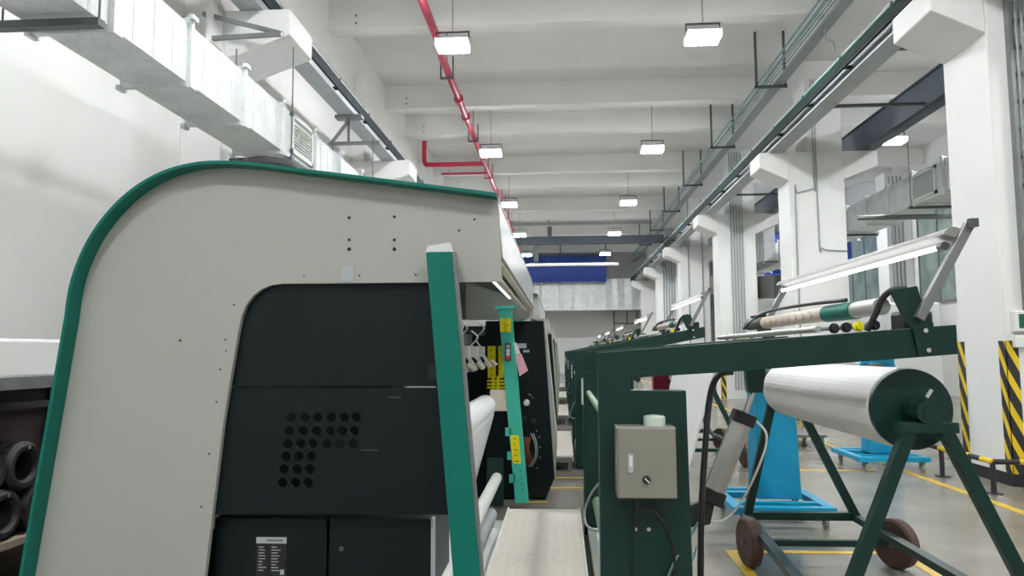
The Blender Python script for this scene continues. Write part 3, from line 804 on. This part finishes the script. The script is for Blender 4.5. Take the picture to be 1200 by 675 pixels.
for k in range(5):
    x0 = 615+k*1.7
    pts = [at(x0, 512, YK-.03), at(x0-1-k*.3, 525, YK-.06), at(x0-.5+k*.4, 538, YK-.05), at(x0+1, 546, YK-.02)]
    m.tube(spline(pts, 4), .005, 6)
m.build('wire_bundle', 'orange', cab)
m = MB()
for k in range(2):
    pts = [at(622+k*3, 508, YK-.03), at(627+k*2, 520, YK-.07), at(627+k*2, 535, YK-.07), at(620+k*3, 547, YK-.02)]
    m.tube(spline(pts, 4), .007, 6)
m.build('wire_bundle', 'conduit', cab)
for (px, py) in ((617, 472), (625, 493), (613, 491)):
    p = at(px, py, YK); MB().lathe((p.x, YK-.04, p.z), (0, 1, 0), [(0, .028), (.03, .036), (.04, .036)], 12).build('knob', 'blackp' if px != 617 else 'whitep', cab)
m = MB()
for (px, py) in ((622, 463), (629, 505), (632, 512), (633, 524), (633, 536), (629, 548), (624, 466), (620, 462)):
    p = at(px, py, YK); m.lathe((p.x, YK-.004, p.z), (0, 1, 0), [(0, .006), (.004, .007)], 8)
m.build('screw', 'greytag', cab)
for (px) in (577, 588, 634):
    p = at(px, 586, YK+.1)
    MB().tube([(p.x, YK+.08, .045), (p.x, YK+.12, .045)], .045, 12).box(p.x-.025, p.x+.025, YK+.06, YK+.14, .05, .12).build('caster', 'dsteel', cab)
# interior beam, shroud, rails, lamp tube
s1 = [xz(581, 236, YN), xz(585, 300, YN)]
xs, z1, z0 = s1[0][0], s1[0][1], s1[1][1]
MB().prism([(xs, z1), (xs+.012, z1), (xs+.030, z0), (xs+.018, z0)], YN+.035, YFAR-.05).build('front_shroud', 'shroud', mach)
for k in range(2):
    MB().prism([(xs-.02-.05*k, z0+.0-.035*k), (xs+.012-.05*k, z0-.0-.035*k), (xs+.012-.05*k, z0-.02-.035*k), (xs-.02-.05*k, z0-.02-.035*k)], YN+.035, YFAR-.05).build('guide_rail', 'ivory', mach)
MB().tube([(-.52, 4.2, CAMZ+.555), (-.52, 7.55, CAMZ+.555)], .016, 10).build('lamp_tube', 'tube', mach)
MB().box(-.56, -.48, 4.15, 7.6, CAMZ+.575, CAMZ+.60).build('lamp_housing', 'lampw', mach)
# far cross wall inside
MB().prism([xz(545, 330, 7.7), xz(618, 352, 7.7), xz(622, 360, 7.7), xz(621, 370, 7.7), xz(616, 374.5, 7.7), xz(545, 374.5, 7.7)], 7.7, 7.8).build('end_beam', 'cream', mach, bevel=.01)
# clutter: thread guides and cords
m = MB(); random.seed(11)
for k in range(9):
    y = 4.4+k*.3
    x = -.80+random.uniform(-.05, .04); z = 1.62+random.uniform(-.05, .05)
    m.tube(spline([(x, y, z+.16), (x+.05, y+.05, z+.1), (x-.03, y+.1, z), (x+.04, y+.1, z-.1)], 4), .007, 6)
m.build('thread_cord', 'whitep', mach)
for k in range(5):
    y = 4.7+k*.6
    g = MB().box(-.86, -.74, y, y+.1, 1.50, 1.60).bar((-.80, y+.05, 1.60), (-.68, y+.05, 1.40), .03, .03).build('yarn_guide', 'whitep', mach)
    MB().tube([(-.67, y+.0, 1.46), (-.62, y+.0, 1.42)], .02, 8).build('guide_tip', 'ivory', g)
MB().box(-.98, -.90, 4.0, 7.5, 1.62, 1.72).build('guide_bar', 'steel', mach)
MB().box(-1.02, -.86, 4.0, 7.5, 1.36, 1.44).build('guide_bar', 'dsteel', mach)
a = xz(574, 457, 7.46); b = xz(597, 482, 7.46)
MB().box(a[0], b[0], 7.46, 7.6, b[1], a[1]).build('bearing_plate', 'ivory', mach, bevel=.005)
# fabric web over top roller down to batch roll
xa, za = xz(568, 476, 7.45)
MB().tube([(xa, 3.85, za), (xa, 7.5, za)], .11, 24).build('draw_roller', 'white', mach)
MB().prism([(xa+.105, za+.02), (xa+.09, za-.1), xz(556, 570, 7.45), xz(540, 610, 7.45), (xz(540, 610, 7.45)[0]-.015, xz(540, 610, 7.45)[1]), (xz(556, 570, 7.45)[0]-.015, xz(556, 570, 7.45)[1]), (xa+.07, za-.1), (xa+.09, za+.02)], 3.9, 7.45).build('fabric_web', 'white', mach)
MB().tube([(-1.22, 3.9, .42), (-1.22, 7.4, .42)], .30, 32).build('fabric_roll', 'white', mach)
xa, za = xz(582, 560, 7.35)
MB().tube([(xa, 3.9, za), (xa, 7.35, za)], .052, 18).build('guide_roller', 'whitep', mach)
xa, za = xz(575, 603, 6.3)
MB().tube([(xa, 3.9, za), (xa, 6.3, za)], .055, 18).build('guide_roller', 'conduit', mach)
MB().box(-.74, -.58, 7.36, 7.44, .05, .5).build('roller_bearing', 'dgreen', mach)
# round fan housing on top of the cover
tp = at(316, 196, 4.3)
MB().lathe((tp.x, 4.3, tp.z-.14), (0, 0, 1), [(0, .17), (.13, .17), (.17, .15), (.195, .09), (.205, .02)], 28).build('fan_housing', 'rubber', mach)

mach_labels = ['second cream textile machine in the row, mostly hidden behind the black cabinet', 'third cream textile machine down the aisle', 'fourth cream textile machine down the aisle', 'fifth and farthest cream textile machine by the back wall']
PITCH = 6.25
for k in range(1, 5):
    c = copy_tree(mach); c.location = mach.location + Vector((0, PITCH*k, 0)); c['label'] = mach_labels[k-1]

# =================================================================== GREEN STANDS (right)
YG = 3.70
gm = thing('winding_stand', 'nearest dark green fabric stand with raised arm and control box', 'machine', (.4, YG, 0), 'green winding stands in a row')
def G(px, py, y=YG): return Vector(xz(px, py, y))
def ext2(p1, p2, z, y):
    a = G(*p1, y); b = G(*p2, y); t = (z-a.y)/(b.y-a.y); return a+(b-a)*t
fr = [G(701, 413), G(738, 410), G(860, 400.5), G(1121, 380.5), G(1123, 415), G(860, 435.5), G(739, 443), G(739, 457.5), G(804, 457.5), ext2((804, 457.5), (812, 675), .02, YG), ext2((701, 413), (704, 675), .02, YG)]
near_fr = MB().prism(fr, YG, YG+.10).build('end_frame', 'dgreen', gm, bevel=.004)
YG2 = YG+2.75
MB().prism([(p.x, p.y) for p in fr], YG2-.10, YG2).build('end_frame', 'dgreen', gm, bevel=.004)
# inner plate of far frame
MB().box(fr[0].x+.0, fr[0].x+.42, YG2-.14, YG2-.10, .1, 1.38).build('panel', 'dgreen', gm)
for (px, py) in ((714, 600), (731, 500)):
    pass
xg = fr[0].x+.045
MB().tube([(xg, YG+.1, 1.20), (xg, YG2-.14, 1.20)], .022, 14).build('upper_tube', 'lgreen', gm)
MB().tube([(xg+.06, YG+.1, .30), (xg+.06, YG2-.14, .30)], .045, 14).build('lower_tube', 'lgreen', gm)
MB().box(fr[0].x+.02, fr[0].x+.4, YG+.1, YG2-.14, .03, .09).build('base_plate', 'whitep', gm)
# reflective strip on aisle side of far frame
MB().box(fr[0].x-.012, fr[0].x, YG2-.13, YG2-.08, 1.1, 1.32).build('strip', 'whitep', gm)
# control box
a = G(722, 500, YG-.14); b = G(794, 585, YG-.14)
cb = MB().box(a.x, b.x, YG-.14, YG-.005, b.y, a.y).build('control_box', 'boxgrey', gm, bevel=.006)
MB().box(a.x+.008, b.x-.004, YG-.150, YG-.139, b.y+.006, a.y-.008).build('door', 'boxgrey', cb, bevel=.003)
c = G(739, 543, YG-.15)
hd = MB().box(c.x-.014, c.x+.014, YG-.158, YG-.149, c.y-.045, c.y+.045).build('latch', 'greytag', cb, bevel=.01, segs=3)
MB().box(c.x-.008, c.x+.008, YG-.166, YG-.157, c.y-.015, c.y+.035).build('latch_lever', 'whitep', hd, bevel=.005)
c = G(757.5, 562, YG-.15)
kb = MB().lathe((c.x, YG-.172, c.y), (0, 1, 0), [(0, .012), (.012, .016), (.014, .019), (.023, .019)], 18).build('selector_switch', 'blackp', cb)
MB().bar((c.x-.010, YG-.176, c.y+.010), (c.x+.010, YG-.176, c.y-.010), .006, .006, (0, 1, 0)).build('pointer', 'whitep', kb)
c = G(767, 499, YG-.08)
MB().lathe((c.x, YG-.075, c.y-.004), (0, 0, 1), [(0, .052), (.045, .052), (.052, .046), (.056, .02)], 24).build('beacon_cap', 'palegreenp', cb)
c = G(745.5, 587, YG-.08)
MB().lathe((c.x, YG-.08, c.y-.045), (0, 0, 1), [(0, .010), (.02, .014), (.045, .014)], 12).build('cable_gland', 'blackp', cb)
for px, py in ((744.5, 620), (760, 620)):
    c = G(px, py); MB().lathe((c.x, YG-.008, c.y), (0, 1, 0), [(0, .010), (.008, .013)], 12).build('bolt', 'chrome', near_fr)
m = MB()
c = G(745, 600, YG-.06)
m.tube(spline([(c.x, YG-.08, c.y), (c.x-.012, YG-.07, c.y-.08), (c.x-.02, YG-.05, c.y-.25), (c.x-.02, YG-.02, .1)], 5), .006, 8)
m.tube(spline([(c.x+.01, YG-.08, c.y+.03), (c.x+.09, YG-.08, c.y+.0), (c.x+.16, YG-.07, c.y-.12), (c.x+.185, YG-.06, c.y-.35), (c.x+.18, YG-.03, .12)], 6), .007, 8)
m.build('power_cable', 'blackp', gm)
# arm-end bracket plates
p = [G(1043, 340, YG-.02), G(1075, 335, YG-.02), G(1083, 362, YG-.02), G(1094, 378, YG-.02), G(1098, 415.5, YG-.02), G(1077, 417.5, YG-.02), G(1070, 384, YG-.02), G(1062, 378, YG-.02)]
br = MB().prism(p, YG-.02, YG-.002).build('arm_bracket', 'dgreen', gm, bevel=.002)
for px, py in ((1084, 387.5), (1087.5, 410.5)):
    c = G(px, py, YG-.02); MB().lathe((c.x, YG-.03, c.y), (0, 1, 0), [(0, .011), (.010, .012)], 12).build('bolt', 'chrome', br)
p2 = [(q.x, q.y) for q in p]
MB().prism(p2, YG2-.12, YG2-.10).build('arm_bracket', 'dgreen', gm, bevel=.002)
# lamp bar with its two support arms
Lb = G(1075, 374, YG-.03); Lt = G(1134, 263, YG-.03)
def lamp_arm(y):
    d = (Lt-Lb).normalized(); n = Vector((d.y, -d.x))*.022
    return MB().prism([Lb-n, Lt-n, Lt+n, Lb+n], y, y+.035).build('lamp_arm', 'steel', gm, bevel=.003)
lamp_arm(YG-.06); lamp_arm(YG2-.0)
n_ = 9; prof = []
cx, cz = Lt.x-.02, Lt.y-.02
for k in range(n_):
    t = math.radians(-10+k*170/(n_-1)); prof.append((cx-.045+.055*math.cos(t), cz-.045+.055*math.sin(t)))
MB().prism(prof, YG-.03, YG2+.02).build('lamp_trough', 'trough', gm)
MB().tube([(cx-.060, YG+.08, cz-.075), (cx-.060, YG2-.05, cz-.075)], .013, 12).build('lamp_tube', 'tube', gm)
MB().tube([(cx-.060, YG+.03, cz-.075), (cx-.060, YG+.08, cz-.075)], .022, 12).build('lamp_socket', 'steel', gm)
MB().tube([(cx-.060, YG2-.05, cz-.075), (cx-.060, YG2, cz-.075)], .022, 12).build('lamp_socket', 'steel', gm)
MB().bar((Lt.x+.0, YG-.09, Lt.y+.0), (Lt.x+.0, YG-.06, Lt.y), .04, .04).build('end_cap', 'dsteel', gm)
# spreader roller with arrow marks
rc = G(1040, 352, YG+.1); rx, rz = rc.x-.03, rc.y-.03
sr = MB().tube([(rx, YG+.85, rz), (rx, YG2-.55, rz)], .045, 20).build('spreader_roller', 'ivory', gm)
for k in range(8):
    m = MB(); y = YG+1.0+k*.15
    for s in (-1, 1): m.bar((rx-.047, y, rz+.0), (rx-.045, y+.035, rz+.022*s), .004, .006)
    m.build('arrow_mark', 'pink', sr)
MB().tube([(rx, YG+.42, rz), (rx, YG+.85, rz)], .050, 20).build('roller_sleeve', 'teal', gm)
MB().tube([(rx, YG+.1, rz), (rx, YG+.42, rz)], .044, 20).build('roller_sleeve', 'alum', gm)
MB().tube([(rx, YG2-.55, rz), (rx, YG2-.05, rz)], .048, 20).build('roller_sleeve', 'dsteel', gm)
# clear guard plates + small wheels on top of the arm
MB().tube(spline([(rx-.02, YG+.5, rz+.06), (rx-.04, YG+1.3, rz+.075), (rx-.02, YG+2.2, rz+.07), (rx-.06, YG2-.1, rz-.03)], 6), .011, 8).build('hose', 'blackp', gm)
for (y, matn) in ((YG+.14, 'signyellow'), (YG+.14, 'blackp')): pass
zarm = lambda x: fr[2].y + (fr[3].y-fr[2].y)*(x-fr[2].x)/(fr[3].x-fr[2].x)
for yy in (YG+.12, YG2-.2):
    for (dx, mm) in ((-.02, 'blackp'), (-.10, 'signyellow'), (-.16, 'blackp'), (-.22, 'blackp')):
        x = rx+dx; z = zarm(x)+.028
        MB().tube([(x, yy, z), (x, yy+.05, z)], .016, 14).tube([(x, yy+.018, z), (x, yy+.032, z)], .026, 14).build('tension_wheel', mm, gm)
MB().tube([(rx-.28, YG+.2, zarm(rx-.28)+.03), (rx-.28, YG2-.15, zarm(rx-.28)+.03)], .018, 12).build('guide_rod', 'alum', gm)
MB().tube([(rx-.03, YG+.2, zarm(rx-.03)+.03), (rx-.03, YG2-.15, zarm(rx-.03)+.03)], .014, 12).build('guide_rod', 'steel', gm)
# motor behind bracket
MB().box(rx+.12, rx+.26, YG+.12, YG+.30, rz-.15, rz-.02).build('motor', 'blackp', gm, bevel=.02)
# thick black hose at the bracket
MB().tube(spline([G(1059, 337, YG+.12).to_3d().xzy + Vector((0, 0, 0)) if False else at(1062, 338, YG+.05), at(1046, 340, YG+.05), at(1034, 350, YG+.08), at(1026, 368, YG+.1), at(1016, 388, YG+.12)], 6), .016, 10).build('hose', 'blackp', gm)
# fabric web from the arm down under the stand
wa = G(1010, 405, YG+.25)
MB().prism([G(838, 436, YG+.9), G(806, 560, YG+.9), G(804, 560, YG+.9), G(836, 436, YG+.9)], YG+.9, YG2-.3).build('fabric_web', 'white', gm)
MB().box(fr[0].x+.30, fr[0].x+.38, YG+.25, YG+.33, zarm(fr[0].x+.35)-.25, zarm(fr[0].x+.35)-.10).build('reflector', 'crimson', gm)
# pneumatic cylinder
a = at(834, 583, YG+.75); b = at(871, 489, YG+.75)
cyl = MB().tube([a, b], .058, 24).build('air_cylinder', 'alum', gm)
d = (b-a).normalized()
MB().bar(a-d*.03, a+d*.05, .125, .125, (0, 1, 0)).build('cylinder_cap', 'blackp', cyl, bevel=.008)
MB().bar(b-d*.04, b+d*.03, .125, .125, (0, 1, 0)).build('cylinder_cap', 'blackp', cyl, bevel=.008)
MB().tube([b, b+d*.17], .016, 12).build('piston_rod', 'chrome', cyl)
for s in (-1, 1):
    off = Vector((d.z, 0, -d.x))*.055*s
    MB().tube([a+off, b+off], .008, 8).build('tie_rod', 'chrome', cyl)
e = b+d*.19
MB().prism([(e.x-.05, e.z-.03), (e.x+.03, e.z-.03), (e.x+.06, zarm(e.x)-.11), (e.x-.07, zarm(e.x)-.11)], YG+.70, YG+.76).build('clevis_plate', 'dgreen', cyl)
a2 = a-d*.05
MB().prism([(a2.x-.03, a2.z+.03), (a2.x+.03, a2.z+.02), (a2.x+.0, a2.z-.10), (fr[9].x-.03, a2.z-.14), (fr[9].x-.03, a2.z-.04)], YG+.72, YG+.78).build('clevis_plate', 'blackp', cyl)
MB().tube(spline([b+Vector((.07, 0, -.02)), b+Vector((.13, 0, -.10)), b+Vector((.11, .05, -.25)), a+Vector((.18, .1, -.06)), a+Vector((.05, .1, -.16)), a+Vector((-.1, .1, -.1))], 6), .007, 8).build('air_line', 'whitep', cyl)
# cross rail linking both frames under the arm
MB().box(e.x-.03, e.x+.05, YG+.1, YG2-.1, zarm(e.x)-.135, zarm(e.x)-.06).build('cross_rail', 'dgreen', gm)
# thick hose falling to floor
MB().tube(spline([at(858, 436, YG+.2), at(842, 440, YG+.18), at(832, 465, YG+.17), at(826, 530, YG+.15), at(822, 600, YG+.15), at(821, 690, YG+.15), Vector((at(821, 700, YG+.15).x, YG+.15, .02))], 6), .016, 10).build('hose', 'blackp', gm)
m = MB()
m.tube(spline([at(818, 612, YG+.12), at(808, 630, YG+.1), at(792, 655, YG-.01), at(781, 680, YG-.03)], 6), .006, 8)
m.tube(spline([at(816, 640, YG+.12), at(812, 655, YG+.1), at(800, 680, YG+.0)], 5), .005, 8)
m.build('air_line', 'cablegreen', gm)
MB().tube(spline([at(702, 566, YG+.15), at(692, 580, YG+.3), at(685, 600, YG+.32), at(688, 616, YG+.2), at(700, 622, YG+.12)], 6), .006, 8).build('power_cable', 'conduit', gm)

gl = ['second green fabric stand, its lit lamp bar rising above the first arm', 'third green fabric stand down the aisle', 'fourth green fabric stand down the aisle', 'fifth green fabric stand down the aisle', 'farthest green fabric stand near the back wall']
g2_ = copy_tree(gm); g2_.location = gm.location + Vector((0, PITCH, 0)); g2_['label'] = gl[0]
def raise_arm(o):
    for ch in [k for k in list(bpy.data.objects) if k.parent == o]:
        if ch.type == 'MESH':
            ch.data = ch.data.copy()
            for v in ch.data.vertices:
                x = v.co.x + gm.location.x - fr[0].x
                if v.co.z > 1.385 and x > 0: v.co.z += .115*x
        raise_arm(ch)
raise_arm(g2_)
for k in range(2, 6):
    c = copy_tree(g2_); c.location = gm.location + Vector((0, PITCH*k, 0)); c['label'] = gl[k-1]

# =================================================================== WALKWAYS
def walkway(y0, label):
    t = thing('walkway_platform', label, 'walkway platform', (-.13, y0, 0), 'low white walkway platforms down the aisle')
    x0, x1 = -.46, .135
    y1 = y0+3.0
    MB().box(x0, x1, y0, y1, .18, .20).build('deck', 'plate', t)
    MB().box(x0-.012, x0, y0, y1, .13, .215).build('edge_flange', 'whitep', t)
    MB().box(x1, x1+.012, y0, y1, .13, .215).build('edge_flange', 'whitep', t)
    MB().box(x0, x1, y0, y0+.02, .12, .18).build('end_beam', 'steel', t)
    MB().box(x0, x1, y1-.02, y1, .12, .18).build('end_beam', 'steel', t)
    for (x, y) in ((x0+.02, y0+.02), (x1-.06, y0+.02), (x0+.02, y1-.06), (x1-.06, y1-.06)):
        MB().box(x, x+.04, y, y+.04, 0, .18).build('leg', 'steel', t)
    return t
wl = ['white tread plate walkway in the foreground between the machines', 'second white walkway platform down the aisle', 'third white walkway platform down the aisle', 'fourth white walkway platform down the aisle', 'farthest white walkway platform at the end of the aisle']
w0 = walkway(3.50, wl[0])
for k in range(1, 5):
    c = copy_tree(w0); c.location = w0.location + Vector((0, 6.25*k, 0)); c['label'] = wl[k]
tag(MB().box(-1.04, -.50, 4.35, 6.6, .0, .02).box(-1.04, -1.02, 4.35, 6.6, .02, .08).box(-.52, -.50, 4.35, 6.6, .02, .08).box(-1.02, -.52, 6.58, 6.6, .02, .08).box(-1.02, -.52, 4.35, 4.37, .02, .08).build('catch_tray', 'whitep'), 'white tray on the floor between the near walkway and the cream machine', 'tray')

# =================================================================== ROLL CART
def make_cart(dy=0):
    t = thing('roll_cart', 'dark green A-frame cart carrying the large white fabric roll', 'cart', (1.8, 4.6, 0), 'A-frame carts for fabric rolls')
    yn, yf = 3.72, 6.08
    apn = at(1084, 497, yn); apf = at(931, 474, yf); apf.x = apn.x+.02; apf.z = apn.z
    # feet
    zf = .24
    def leg(p, q, w=.06): return MB().bar(p, q, w, w, (0, 1, 0)).build('leg', 'dgreen', t, bevel=.004)
    xnl, xnr = 1.28, 2.25; xfl, xfr = 1.45, 2.29
    leg((apn.x-.075, yn, apn.z-.02), (xnl, yn, zf)); leg((apn.x+.085, yn, apn.z-.02), (xnr, yn, zf))
    leg((apf.x-.08, yf, apf.z-.02), (xfl, yf, zf)); leg((apf.x+.09, yf, apf.z-.02), (xfr, yf, zf))
    MB().box(apn.x-.13, apn.x+.14, yn-.04, yn+.04, apn.z-.04, apn.z+.01).build('cradle_plate', 'dgreen', t, bevel=.004)
    MB().box(apf.x-.13, apf.x+.14, yf-.04, yf+.04, apf.z-.04, apf.z+.01).build('cradle_plate', 'dgreen', t, bevel=.004)
    MB().bar((xnl, yn-.05, zf), (xfl, yf+.03, zf), .07, .05).build('side_rail', 'dgreen', t, bevel=.004)
    MB().bar((xnr, yn-.05, zf), (xfr, yf+.03, zf), .07, .05).build('side_rail', 'dgreen', t, bevel=.004)
    MB().box(xfl, xfr, yf-.03, yf+.03, zf-.02, zf+.04).build('cross_bar', 'dgreen', t, bevel=.004)
    MB().box(xfl-.12, xfr+.08, 5.55, 5.60, .15, .19).build('axle', 'dgreen', t)
    MB().box(xnl, xnr, 3.95, 4.0, zf-.045, zf-.0).build('cross_bar', 'dgreen', t)
    # bearing rings
    for (p, y) in ((apn, yn), (apf, yf)):
        MB().lathe((p.x, y-.05, p.z+.06), (0, 1, 0), [(0, .035), (.0, .058), (.10, .058), (.10, .035)], 24).build('bearing', 'dgreen', t)
    def wheel(x, y, rot):
        ax = Vector((math.cos(rot), math.sin(rot), 0)); c = Vector((x, y, .175))
        w = MB().lathe(c-ax*.045, ax, [(0, .12), (.0, .155), (.012, .172), (.045, .175), (.078, .172), (.09, .155), (.09, .12)], 32).build('wheel', 'brown', t)
        MB().lathe(c-ax*.040, ax, [(0, .125), (.0, .12), (.02, .10), (.06, .10), (.08, .12), (.08, .125)], 28).build('rim', 'crimson', w)
        MB().lathe(c-ax*.06, ax, [(0, .03), (.12, .03)], 16).build('hub', 'dsteel', w)
    wheel(1.34, 5.57, .12); wheel(2.36, 5.57, .45); wheel(1.20, 3.98, .1); wheel(2.34, 3.98, .1)
    MB().bar((apn.x+.00, yn-.03, apn.z+.13), (apn.x+.025, yn-.03, apn.z+.165), .012, .014).build('clamp_lever', 'greytag', t)
    return t, apn, apf
cart, apn, apf = make_cart()
# the roll itself rests in the cart
rn = Vector((at(1076, 486, 3.72).x, 3.72, at(1076, 484, 3.72).z)); rf = Vector((at(913, 460, 5.70).x, 5.70, at(913, 459, 5.70).z))
rz_ = apn.z+.06
a = Vector((apn.x, 3.86, rz_)); b = Vector((apf.x, 5.92, apf.z+.06))
ax = (b-a).normalized()
roll = thing('fabric_roll', 'large white fabric roll with green end discs on the A-frame cart', 'fabric roll', (a.x, 4.6, a.z), 'fabric rolls on carts')
MB().lathe(a+ax*.02, ax, [(0, .04), (.0, .199), (.008, .205), ((b-a).length-.06, .205), ((b-a).length-.05, .195), ((b-a).length-.05, .04)], 48).build('fabric', 'white', roll, smooth_all=False)
for p in roll.children if False else []: pass
dn = MB().lathe(a-ax*.015, ax, [(0, .05), (0, .196), (.004, .20), (.026, .20), (.03, .196), (.03, .05)], 48).build('end_disc', 'dgreen', roll)
MB().lathe(b-ax*.045, ax, [(0, .04), (0, .10), (.015, .10), (.015, .04)], 32).build('end_disc', 'dsteel', roll)
MB().tube([Vector((apn.x, 3.665, rz_)), b+ax*.22], .030, 16).build('shaft', 'dgreen', roll)
MB().lathe(Vector((apf.x-.14, 5.80, rz_+.02)), (0, 1, 0), [(0, .02), (.0, .06), (.03, .06)], 16).build('core_plug', 'dsteel', roll)
MB().lathe(a-ax*.07, ax, [(0, .045), (.0, .055), (.05, .06)], 20).build('hub', 'dgreen', roll)
c2 = copy_tree(cart); c2.location = cart.location + Vector((.1, PITCH, 0)); c2['label'] = 'farther green A-frame cart beside the second green stand'
r2 = copy_tree(roll); r2.location = roll.location + Vector((.1, PITCH, 0)); r2['label'] = 'white fabric roll on the farther green cart'

# =================================================================== BLUE LIFTERS
def make_lifter():
    t = thing('roll_lifter', 'sky blue roll lifter on casters behind the white fabric roll', 'lifter', (1.98, 7.0, 0), 'blue roll lifters')
    x0, x1, y0, y1, z = 1.48, 2.36, 6.68, 7.68, .19
    MB().box(x0, x1, y0, y0+.09, z-.06, z).box(x0, x1, y1-.09, y1, z-.06, z).box(x0, x0+.09, y0+.09, y1-.09, z-.06, z).box(x1-.09, x1, y0+.09, y1-.09, z-.06, z).box(x0+.09, x1-.09, 6.92, 7.0, z-.06, z-.003).box(x0+.09, x1-.09, 7.4, 7.5, z-.06, z-.003).build('base_frame', 'blue', t, bevel=.005)
    MB().prism([(1.78, z), (2.18, z), (2.14, 1.36), (1.80, 1.36)], 7.05, 7.38).build('column', 'blue', t, bevel=.006)
    MB().box(1.83, 2.11, 7.0, 7.35, 1.36, 1.56).build('head', 'blue', t, bevel=.008)
    MB().box(1.88, 2.06, 6.96, 7.0, 1.42, 1.52).build('gear_plate', 'dsteel', t)
    MB().lathe((1.97, 6.95, 1.47), (0, 1, 0), [(0, .02), (.02, .03)], 14).build('gear_pin', 'chrome', t)
    MB().prism([(1.83, 1.50), (1.70, 1.36), (1.83, 1.36)], 7.1, 7.3).build('gusset', 'blue', t)
    MB().lathe((1.86, 7.0, 1.30), (0, 0, 1), [(0, .09), (.05, .09), (.07, .07)], 20).build('bearing', 'dsteel', t)
    for (x, y) in ((x0+.1, y0+.08), (x1-.08, y0+.08), (x0+.1, y1-.08), (x1-.08, y1-.08)):
        MB().box(x-.025, x-.017, y-.03, y+.03, .06, z-.06).box(x+.017, x+.025, y-.03, y+.03, .06, z-.06).box(x-.03, x+.03, y-.03, y+.03, z-.075, z-.06).build('caster_fork', 'tealc', t)
        MB().tube([(x-.014, y, .055), (x+.014, y, .055)], .055, 16).build('caster_wheel', 'wood', t)
    return t
lf = make_lifter()
l2 = copy_tree(lf); l2.location = Vector((4.25, 9.9+.2, 0)); l2['label'] = 'second blue lifter glimpsed above the green disc of the roll'

# distant trolley with white goods behind the roll
t = thing('hand_trolley', 'low trolley stacked white beyond the fabric roll', 'trolley', (3.7, 12.6, 0))
MB().box(3.2, 4.2, 12.2, 13.2, .16, .20).build('deck', 'steel', t)
for (x, y) in ((3.27, 12.27), (4.13, 12.27), (3.27, 13.13), (4.13, 13.13)):
    MB().tube([(x-.02, y, .08), (x+.02, y, .08)], .08, 14).box(x-.03, x+.03, y-.03, y+.03, .1, .16).build('caster', 'tealc', t)

# =================================================================== RACK (far left)
XF = -3.2
def on_front(px, py):            # point of the rack's aisle-side face
    d = at(px, py, 1.0); y = XF/d.x
    return at(px, py, y)
zt4 = on_front(0, 458).z; zt3 = zt4+.065
t = thing('storage_rack', 'dark shelving rack beyond the left edge of the cream machine', 'rack', (-3.9, 4.8, 0))
MB().box(-4.70, XF, 3.0, 6.6, zt4, zt3).build('top_board', 'steel', t)
MB().box(-4.70, XF, 3.0, 6.6, .43, .47).build('shelf', 'wood', t)
MB().box(-4.74, -4.70, 3.0, 6.6, .02, zt3).build('back_board', 'maroon', t)
for (x, y) in ((-4.70, 3.0), (XF-.06, 3.0), (-4.70, 6.54), (XF-.06, 6.54)):
    MB().box(x, x+.06, y, y+.06, 0, zt4).build('upright', 'dsteel', t)
MB().box(-4.66, -4.60, 3.06, 6.54, zt4-.26, zt4-.20).build('rail', 'dsteel', t)
def rub(y, z, label):
    r = .148; x = XF-.03
    t = thing('rubber_roll', label, 'roll', (x-.6, y, z-r), 'black rubber rolls on the rack shelf')
    MB().lathe((x, y, z), (-1, 0, 0), [(.25, r*.55), (.03, r*.58), (.0, r*.68), (.0, r*.85), (.03, r), (.08, r), (.10, r*.9), (.12, r), (1.2, r), (1.22, r*.9), (1.22, r*.5)], 32).build('tyre', 'rubber', t)
    MB().lathe((x-.16, y, z), (-1, 0, 0), [(0, r*.12), (0, r*.55), (.03, r*.55), (.03, r*.12)], 20).build('core', 'hazblack', t)
    MB().lathe((x+.012, y, z+r*.76), (-1, 0, 0), [(0, .006), (.0, .013), (.012, .013), (.012, .006)], 14).build('eyelet', 'chrome', t)
yc0 = on_front(13, 604).y
rub(yc0, .62, 'black rubber roll in the bottom row of the rack, with its end facing the aisle')
rub(yc0+.30, .62, 'black rubber roll of the bottom row hidden behind the teal rim')
rub(yc0-.30, .62, 'black rubber roll of the bottom row outside the left edge')
rub(yc0+.15, .62+.2585, 'black rubber roll in the upper row of the rack, touching the teal rim')
rub(yc0-.15, .62+.2585, 'black rubber roll in the upper row of the rack, cut by the picture edge')
tag(MB().box(-4.65, XF-.04, 3.2, 6.4, zt3, on_front(0, 396).z).build('storage_box', 'column', bevel=.02), 'long white box lying on top of the dark rack', 'box')

# =================================================================== LIGHT / VIEW
w = bpy.data.worlds.new('world'); SC.world = w; w.use_nodes = True
w.node_tree.nodes['Background'].inputs['Color'].default_value = (.8, .85, .9, 1)
w.node_tree.nodes['Background'].inputs['Strength'].default_value = .3
SC.view_settings.view_transform = 'Standard'; SC.view_settings.look = 'None'; SC.view_settings.gamma = 1
SC.view_settings.use_curve_mapping = False
SC.view_settings.exposure = 0.2
SC.cycles.max_bounces = 8; SC.cycles.diffuse_bounces = 6; SC.cycles.glossy_bounces = 4
SC.cycles.use_denoising = True
